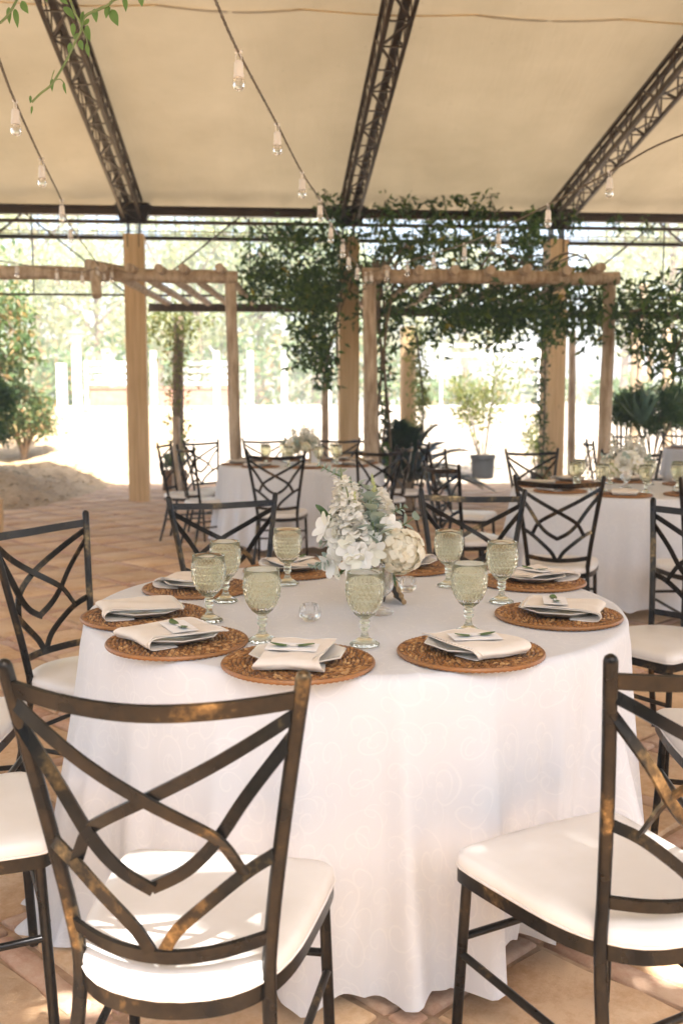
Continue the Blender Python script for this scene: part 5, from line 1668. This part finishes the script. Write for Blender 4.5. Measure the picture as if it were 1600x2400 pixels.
a, d, L = sp(828, 1215, 831, 1152, -0.07, -0.045); S.append(('buds', a, d, L))
a, d, L = sp(878, 1160, 871, 1112, 0.04, 0.05); S.append(('buds', a, d, L))
S += [('hydrangea', fl_(938, 1290, -0.04), (0.6, -0.7, 0.1), 0.060),
      ('lily', fl_(842, 1300, -0.085), (-0.1, -0.9, -0.1), 0.052), ('lily', fl_(826, 1312, -0.08), (0.15, -0.8, -0.45), 0.050),
      ('lily', fl_(772, 1240, -0.02), (-0.85, -0.4, 0.35), 0.055), ('lily', fl_(786, 1318, -0.05), (-0.6, -0.6, -0.35), 0.052),
      ('lily', fl_(868, 1290, -0.08), (0.35, -0.85, -0.25), 0.048), ('lily', fl_(862, 1268, -0.06), (0.1, -0.95, 0.15), 0.045),
      ('lily', fl_(905, 1238, -0.03), (0.4, -0.6, 0.5), 0.045),
      ('rose', fl_(806, 1290, -0.06), (-0.3, -0.9, 0.1), 0.030), ('lily', fl_(820, 1285, -0.085), (-0.2, -0.9, 0.1), 0.044), ('rose', fl_(796, 1250, -0.05), (-0.5, -0.8, 0.2), 0.030),
      ('rose', fl_(838, 1262, -0.07), (0.0, -0.95, 0.25), 0.034), ('rose', fl_(818, 1270, -0.05), (-0.1, -0.8, 0.4), 0.038),
      ('rose', fl_(866, 1245, -0.03), (0.1, -0.9, 0.3), 0.030)]
def eu(px0, py0, px1, py1, dy, n, ls, bend=(0, 0, 0), tilt=0.0):
    a, d, L = sp(px0, py0, px1, py1, dy, tilt); S.append(('euc', a, d, (L, n, ls, bend)))
eu(805, 1290, 735, 1318, -0.02, 6, 0.036, (0, 0, -0.015), -0.03)
eu(810, 1275, 752, 1262, 0.0, 5, 0.036, (0, 0, -0.01))
eu(868, 1270, 860, 1140, -0.06, 6, 0.046, (0, 0, 0), 0.03)
eu(878, 1255, 872, 1160, -0.04, 5, 0.046, (0, 0, 0), 0.02)
eu(876, 1262, 868, 1165, -0.08, 4, 0.050, (0, 0, 0), 0.02)
eu(880, 1290, 888, 1210, -0.07, 4, 0.048, (0, 0, 0), 0.0)
eu(890, 1260, 975, 1222, 0.02, 4, 0.048, (0, 0, 0.015))
eu(880, 1220, 950, 1186, 0.05, 7, 0.026, (0, 0, 0.0))
eu(845, 1220, 840, 1128, 0.05, 4, 0.040, (0, 0, 0.0))
eu(812, 1160, 798, 1095, 0.06, 2, 0.036, (0, 0, 0.0))
eu(805, 1120, 745, 1092, 0.06, 5, 0.024, (0, 0, 0.004))
S += [('green', fl_(775, 1225, 0.02), (-0.3, 0, 0.8), (0.05, 5)), ('green', fl_(858, 1318, -0.07), (0.1, -0.5, -0.8), (0.042, 4)),
      ('green', fl_(918, 1330, -0.02), (0.3, -0.3, -0.7), (0.04, 4)), ('green', fl_(818, 1328, -0.06), (-0.4, -0.5, -0.6), (0.035, 3))]
arrangement(arr, S, rf)
m = MB()
for k in range(9):
    a = k * 0.7; m.tube([(0.016 * math.cos(a), 0.016 * math.sin(a), 0.075), base * 0.35 + Vector((0.02 * math.cos(a), 0.02 * math.sin(a), 0.07)), base + Vector((0.03 * math.cos(a), 0.03 * math.sin(a), 0.03))], 0.0024, 5)
m.build("stems", M['stem'], arr).name = "stem_bundle"
def make_vase(loc, label, s=1.0):
    root = empty("glass_vase", loc, 0, label, "vase", "footed clear glass vases")
    m = MB()
    prof = [(0.0, 0.0), (0.040, 0.0), (0.042, 0.004), (0.034, 0.010), (0.015, 0.018), (0.009, 0.026), (0.0125, 0.033), (0.010, 0.040), (0.014, 0.046), (0.030, 0.056), (0.039, 0.072), (0.043, 0.095), (0.046, 0.128), (0.051, 0.150),
            (0.049, 0.150), (0.044, 0.128), (0.041, 0.095), (0.036, 0.074), (0.026, 0.062), (0.010, 0.055), (0.0, 0.054)]
    m.lathe([(r * s, z * s) for r, z in prof], 48, rad=lambda a, i: 1 + (0.03 * math.cos(12 * a) if i < 13 else 0))
    m.build("vase_body", M['glass'], root, angle=180)
    return root
make_vase(tuple(vb), "footed clear glass vase holding the white flowers on the near table")
def make_votive(loc, label):
    root = empty("crystal_votive", loc, 0, label, "candle holder", "round crystal votive holders")
    m = MB()
    prof = [(0.0, 0.001), (0.016, 0.001), (0.024, 0.006), (0.029, 0.016), (0.030, 0.026), (0.027, 0.038), (0.021, 0.047), (0.018, 0.048), (0.017, 0.040), (0.016, 0.026), (0.0, 0.025)]
    m.lathe(prof, 14); m.build("faceted_body", M['glass'], root, angle=20)
    return root
make_votive(tuple(at(726, 1455, CZ)), "round faceted crystal votive in the middle of the near table's left half")
make_votive(tuple(at(954, 1387, CZ)), "round faceted crystal votive right of the flowers on the near table")
# table number stand seen from the side
e0 = at(928, 1411, CZ)
root = empty("table_sign_stand", tuple(e0), 0.2, "small gilt edged easel sign seen from the side, beside the vase", "table sign")
m = MB(); m.beam((0.013, -0.045, 0.005), (-0.022, -0.045, 0.085), 0.085, 0.008, Vector((1, 0, 0.4)))
vv = []
b = MB()
Pn = [Vector((0.013 - 0.035 * t, 0, 0.004 + 0.080 * t)) for t in np.linspace(0, 1, 15)]
for s in (-1, 1):
    mm = MB(); mm.tube([p + Vector((0, s * 0.048, 0)) for p in Pn], [0.0062 + 0.0022 * math.sin(i * 1.9) for i in range(15)], 8, dome=True)
    mm.build("carved_edge", M['gold'], root)
mm = MB(); mm.add([(0.014, -0.046, 0.004), (0.014, 0.046, 0.004), (-0.021, 0.046, 0.084), (-0.021, -0.046, 0.084), (0.009, -0.046, 0.003), (0.009, 0.046, 0.003), (-0.026, 0.046, 0.083), (-0.026, -0.046, 0.083)],
                  [(0, 1, 2, 3), (7, 6, 5, 4), (0, 4, 5, 1), (2, 6, 7, 3), (1, 5, 6, 2), (0, 3, 7, 4)])
mm.build("sign_board", M['pot'], root, smooth=False)
MB().beam((-0.040, 0.0, 0.003), (-0.022, 0.0, 0.065), 0.012, 0.005, Vector((1, 0, 0))).build("rear_leg", M['steel'], root, smooth=False)

# centrepieces of the far tables
def far_flowers(c, label, seed, s=1.0, dx=0.0):
    r = random.Random(seed)
    loc = (c[0] + dx, c[1] + 0.02, CZ)
    root = empty("flower_arrangement", loc, 0, label, "flowers", "white flower centrepieces on the far tables")
    S = []
    for k in range(9):
        a = r.uniform(0, 6.28); ra = r.uniform(0.02, 0.15)
        S.append(('rose' if k % 3 else 'lily', (ra * math.cos(a), ra * math.sin(a), 0.17 + r.uniform(-0.03, 0.06)), (math.cos(a) * 0.7, math.sin(a) * 0.7 - 0.3, 0.5), 0.052))
    S.append(('hydrangea', (-0.10, -0.07, 0.14), (-0.4, -0.8, 0.2), 0.065)); S.append(('hydrangea', (0.05, -0.09, 0.16), (0.2, -0.8, 0.2), 0.055))
    for k, (x, z) in enumerate(((0.08, 0.2), (0.13, 0.19), (0.03, 0.22), (-0.09, 0.19))):
        S.append(('spike', (x * 0.6, 0.02 * k, z), (x * 2.0, 0.05, 1.0), 0.15))
    for k in range(6):
        a = k * 1.05 + 0.3; S.append(('euc', (0, 0, 0.14), (math.cos(a), math.sin(a) * 0.7, 0.55), (0.20, 5, 0.05, (0, 0, -0.03))))
    arrangement(root, S, r, full=False)
    make_vase(loc, label.replace("white flowers", "clear glass vase"))
far_flowers(TA, "loose white flowers with grey green leaves on the far left table", 5)
far_flowers(TR, "full white flowers on the right table", 6, dx=0.0)
make_votive((TR[0] - 0.33, TR[1] - 0.40, CZ), "crystal votive at the front of the right table")
e0 = Vector((TR[0] + 0.42, TR[1] - 0.20, CZ))
root = empty("table_sign_stand", tuple(e0), 0.25, "small dark easel sign on the right table", "table sign")
mm = MB(); mm.add([(0.018, -0.05, 0.004), (0.018, 0.05, 0.004), (-0.025, 0.05, 0.115), (-0.025, -0.05, 0.115), (0.010, -0.05, 0.003), (0.010, 0.05, 0.003), (-0.033, 0.05, 0.113), (-0.033, -0.05, 0.113)],
                  [(0, 1, 2, 3), (7, 6, 5, 4), (0, 4, 5, 1), (2, 6, 7, 3), (1, 5, 6, 2), (0, 3, 7, 4)]); mm.build("sign_board", M['pot'], root, smooth=False)
for s in (-1, 1):
    mm = MB(); mm.tube([Vector((0.016 - 0.043 * t, s * 0.052, 0.004 + 0.11 * t)) for t in np.linspace(0, 1, 9)], 0.006, 8); mm.build("carved_edge", M['gold'], root)
MB().beam((-0.055, 0, 0.003), (-0.028, 0, 0.09), 0.012, 0.005, Vector((1, 0, 0))).build("rear_leg", M['steel'], root, smooth=False)
e0 = Vector((TA[0] + 0.13, TA[1] - 0.22, CZ))
root = empty("table_sign_stand", tuple(e0), -0.9, "small gold framed easel sign on the far left table", "table sign")
mm = MB(); mm.box((0, 0, 0.075), (0.008, 0.085, 0.13)); mm.build("sign_board", M['card'], root, smooth=False)
for s in (-1, 1): MB().box((0.001, s * 0.048, 0.075), (0.014, 0.012, 0.145)).build("carved_edge", M['gold'], root, smooth=False)
for z in (0.006, 0.144): MB().box((0.001, 0, z), (0.013, 0.086, 0.012)).build("carved_edge", M['gold'], root, smooth=False)

# ================================================================== STRING LIGHTS
def make_bulb():
    root = empty("light_bulb", (0, 0, 0))
    m = MB()
    for s in (-1, 1): m.tube([(s * 0.003, 0, 0.002), (s * 0.011, 0, -0.018), (s * 0.010, 0, -0.036)], 0.0018, 5)
    m.build("hanger_cord", M['socket'], root)
    MB().tube([(-0.014, 0, 0.0), (0.014, 0, 0.003)], 0.007, 8).build("cable_knot", M['socket'], root)
    MB().lathe([(0.004, -0.030), (0.013, -0.033), (0.0165, -0.040), (0.0180, -0.078), (0.0195, -0.082), (0.0195, -0.092), (0.0165, -0.094)], 20).build("socket", M['socket'], root)
    m = MB(); m.lathe([(0.0150, -0.0935), (0.0205, -0.101), (0.0235, -0.112), (0.0228, -0.124), (0.0185, -0.134), (0.0105, -0.1405), (0.001, -0.142)], 24)
    m.build("glass_bulb", M['glass'], root, angle=180)
    return root
bulb0 = make_bulb(); bulb0["category"] = "light bulb"; bulb0["group"] = "bulbs of the string lights"
bpy.context.view_layer.update()
def strand_lights(path, bulbs, label, name, words):
    """path: (px, py, depth); bulbs: (px, py of the knot, depth)"""
    P = cr([atd(*p) for p in path], 8)
    m = MB(); m.tube(P, 0.0052, 6); m2 = MB()
    for off in (0, math.pi):
        pts = [p + Vector((0.004 * math.cos(i * 2.2 + off), 0, 0.004 * math.sin(i * 2.2 + off))) for i, p in enumerate(cr(P, 3))]
        m2.tube(pts, 0.0030, 4)
    o = m.build("light_cable", M['cable'])
    tag(o, label, "cable", "string light cables")
    c = m2.build("twisted_wire", M['cable'], o)
    for i, (px, py, d) in enumerate(bulbs):
        t = atd(px, py, d)
        k = min(P, key=lambda q: (q - t).length)
        nth = ["first", "second", "third", "fourth", "fifth", "sixth", "seventh", "eighth", "ninth", "tenth", "eleventh"][i]
        fastdup(bulb0, (t.x, t.y, t.z), random.uniform(0, 3), None, "clear bulb in a white socket, %s %s" % (nth, words))
B1 = [(559, 122, 3.95), (650, 293, 5.0), (708, 405, 5.8), (750, 470, 6.9), (775, 525, 7.7), (803, 563, 8.2), (817, 594, 8.9), (837, 620, 9.6)]
strand_lights([(470, -90, 2.9), (505, 0, 3.35)] + B1 + [(848, 640, 10.8)], B1, "middle string light cable running from the top edge to the middle posts", "cable", "from the top along the middle string")
B2 = [(36, 238, 4.4), (98, 374, 5.4), (145, 470, 6.9), (165, 528, 8.3)]
strand_lights([(-40, 20, 3.3), (0, 143, 3.8)] + B2 + [(232, 622, 10.6)], B2, "left string light cable running down to the left log pergola", "cable", "from the top along the left string")
B3 = [(857, 640, 10.9), (870, 638, 10.8), (907, 627, 10.4), (954, 614, 9.7), (1016, 594, 9.1), (1088, 572, 8.5), (1168, 537, 7.5), (1284, 480, 6.5), (1428, 403, 5.8)]
strand_lights([(848, 643, 11.0)] + B3[1:] + [(1530, 345, 5.4), (1640, 300, 5.0)], B3, "right string light cable rising from the middle posts to the right truss", "cable", "from the middle posts along the right string")
B4 = [(40, 618, 10.4), (134, 632, 10.5), (193, 638, 10.6), (229, 628, 10.7), (244, 634, 10.8), (262, 630, 10.85)]
strand_lights([(-60, 600, 10.2)] + B4 + [(300, 640, 10.9)], B4, "slack string light cable along the left log pergola beam", "cable", "from the left along the left log beam")
for ch in list(bulb0.children): bpy.data.objects.remove(ch)
bpy.data.objects.remove(bulb0)

# ================================================================== NEAR HANGING VINE (top left)
NV = 2.9
root = empty("hanging_vine", tuple(atd(220, 0, NV)), 0, "bright green vine sprays hanging from the top left of the picture", "vine")
inv = Matrix.Translation(-atd(220, 0, NV))
def nstem(pts, r):
    m = MB(); m.tube(cr([atd(px, py, NV + dy) for px, py, dy in pts], 8), r, 6)
    o = m.build("stem", M['stem'], root); o.matrix_parent_inverse = inv
nstem([(180, -330, 0.3), (160, -60, 0.1), (172, 20, 0), (192, 62, 0), (176, 100, 0), (160, 135, 0), (140, 170, 0), (120, 200, 0), (95, 220, 0), (75, 240, 0)], 0.0035)
nstem([(180, -330, 0.3), (280, -50, 0.05), (262, 4, 0), (232, 22, 0), (200, 38, 0), (192, 62, 0)], 0.0040)
nstem([(180, -330, 0.3), (70, -70, 0.1), (40, 0, 0), (20, 35, 0), (0, 55, 0)], 0.0035)
nstem([(192, 62, 0), (203, 90, 0), (206, 108, 0)], 0.002)
nstem([(120, 200, 0), (123, 180, 0), (128, 165, 0)], 0.0015)
nstem([(130, 188, 0), (142, 186, 0), (152, 196, 0)], 0.0015)
def nleaf(px0, py0, px1, py1, w, dy=0.0, roll=0.5):
    a = atd(px0, py0, NV + dy); b_ = atd(px1, py1, NV + dy + random.uniform(-0.01, 0.01)); d = (b_ - a); L = d.length; d.normalize()
    view = Vector((0, -1, 0.1)); nn = (view - d * view.dot(d)).normalized(); sd_ = d.cross(nn); sd_ = (sd_ * math.cos(roll) + nn * math.sin(roll)).normalized(); nn = sd_.cross(d)
    v = []; f = []; n = 8; W_ = w / FPX * NV / 2
    for i in range(n + 1):
        t = i / n; ww = W_ * (math.sin(math.pi * min(1, t ** 0.75)) ** 0.9 if 0 < t < 1 else 0.02)
        p = a + d * L * t - nn * 0.10 * L * t * t
        v += [tuple(p - sd_ * ww + nn * ww * 0.35), tuple(p), tuple(p + sd_ * ww + nn * ww * 0.35)]
    for i in range(n):
        for k in range(2):
            q = i * 3 + k; f.append((q, q + 1, q + 4, q + 3))
    b = MB(); b.add(v, f); o = b.build("leaf", M['near_leaf'], root, angle=60); o.matrix_parent_inverse = inv
for q in [(52, 2, 66, 32, 18), (22, 16, 22, 56, 12), (36, 20, 42, 64, 13), (150, 16, 176, 44, 17), (196, 26, 190, 58, 12), (222, 20, 226, 52, 14), (256, 14, 248, 42, 15), (262, 22, 276, 60, 21),
          (292, -6, 296, 26, 12), (328, -12, 334, 16, 13), (205, 58, 210, 98, 15), (172, 54, 172, 86, 12), (188, 94, 194, 118, 14), (204, 100, 208, 134, 11), (166, 100, 162, 128, 10), (123, 184, 122, 214, 9),
          (150, 192, 154, 220, 8), (72, 224, 72, 242, 6), (76, 248, 74, 268, 5), (140, -8, 160, 10, 12), (96, -30, 110, 4, 14), (310, -30, 318, -2, 14), (185, 78, 172, 92, 8), (210, 44, 196, 60, 9)]:
    nleaf(*q, roll=random.uniform(-0.5, 0.5))

# unseen vines added on the eave behind the camera, gapped to shape the slanting sunlight
P = []
gg = np.random.default_rng(44)
for k in range(34):
    x = -3.3 + k * 0.2
    if -0.12 < x < 0.46 or 1.25 < x < 1.6: n_ = 30
    else: n_ = 640
    P.append(boxpts((x - 0.12, -0.75, 3.65), (x + 0.12, -0.04, 3.98), n_, 20, (0.07, 0.09, 0.06), gg))
plant("climbing_vine", (0, -0.5, 3.9), "unseen vine added along the eave behind the viewer to break up sunlight", "vine", np.concatenate(P), 'vine', 0.10,
      [([(-3.2, -0.4, 4.05), (0, -0.45, 4.08), (3.2, -0.4, 4.05)], 0.015)], group="vines on the pavilion", seed=90)

# tall unseen hedge added behind the viewer to block low sky light
root = empty("sky_block_hedge", (0, -5.6, 0), 0, "tall unseen hedge added behind the viewer to block low sky light", "hedge")
gh_ = np.random.default_rng(77)
P = np.concatenate([boxpts((-11, -0.6, 0.1), (11, 0.6, 3.9), 15000, 1500, (0.16, 0.14, 0.16), gh_)])
link("foliage", leaf_mesh("foliage", P, 0.26, M['bush'], 0.55, 0.35, 0.2, 78), root)
for k in range(12):
    m = MB(); m.tube([(-10.5 + k * 1.9, 0, -0.04), (-10.4 + k * 1.9, 0.1, 1.6), (-10.5 + k * 1.9, 0, 3.2)], [0.07, 0.05, 0.02], 7); m.build("trunk", M['bark'], root)
# ================================================================== AIR: volume added to wash the background pale like lens glare
hm = bpy.data.materials.new("added_haze"); hm.use_nodes = True
hm.node_tree.nodes.clear()
ho = hm.node_tree.nodes.new("ShaderNodeOutputMaterial"); hv = hm.node_tree.nodes.new("ShaderNodeVolumePrincipled")
hv.inputs['Color'].default_value = (1.0, 0.985, 0.96, 1); hv.inputs['Density'].default_value = 0.0048
hv.inputs['Anisotropy'].default_value = 0.0
hm.node_tree.links.new(hv.outputs[0], ho.inputs['Volume'])
tag(MB().box((0, 70, 7.0), (410, 390, 17.0)).build("added_haze", hm, smooth=False), kind="stuff")
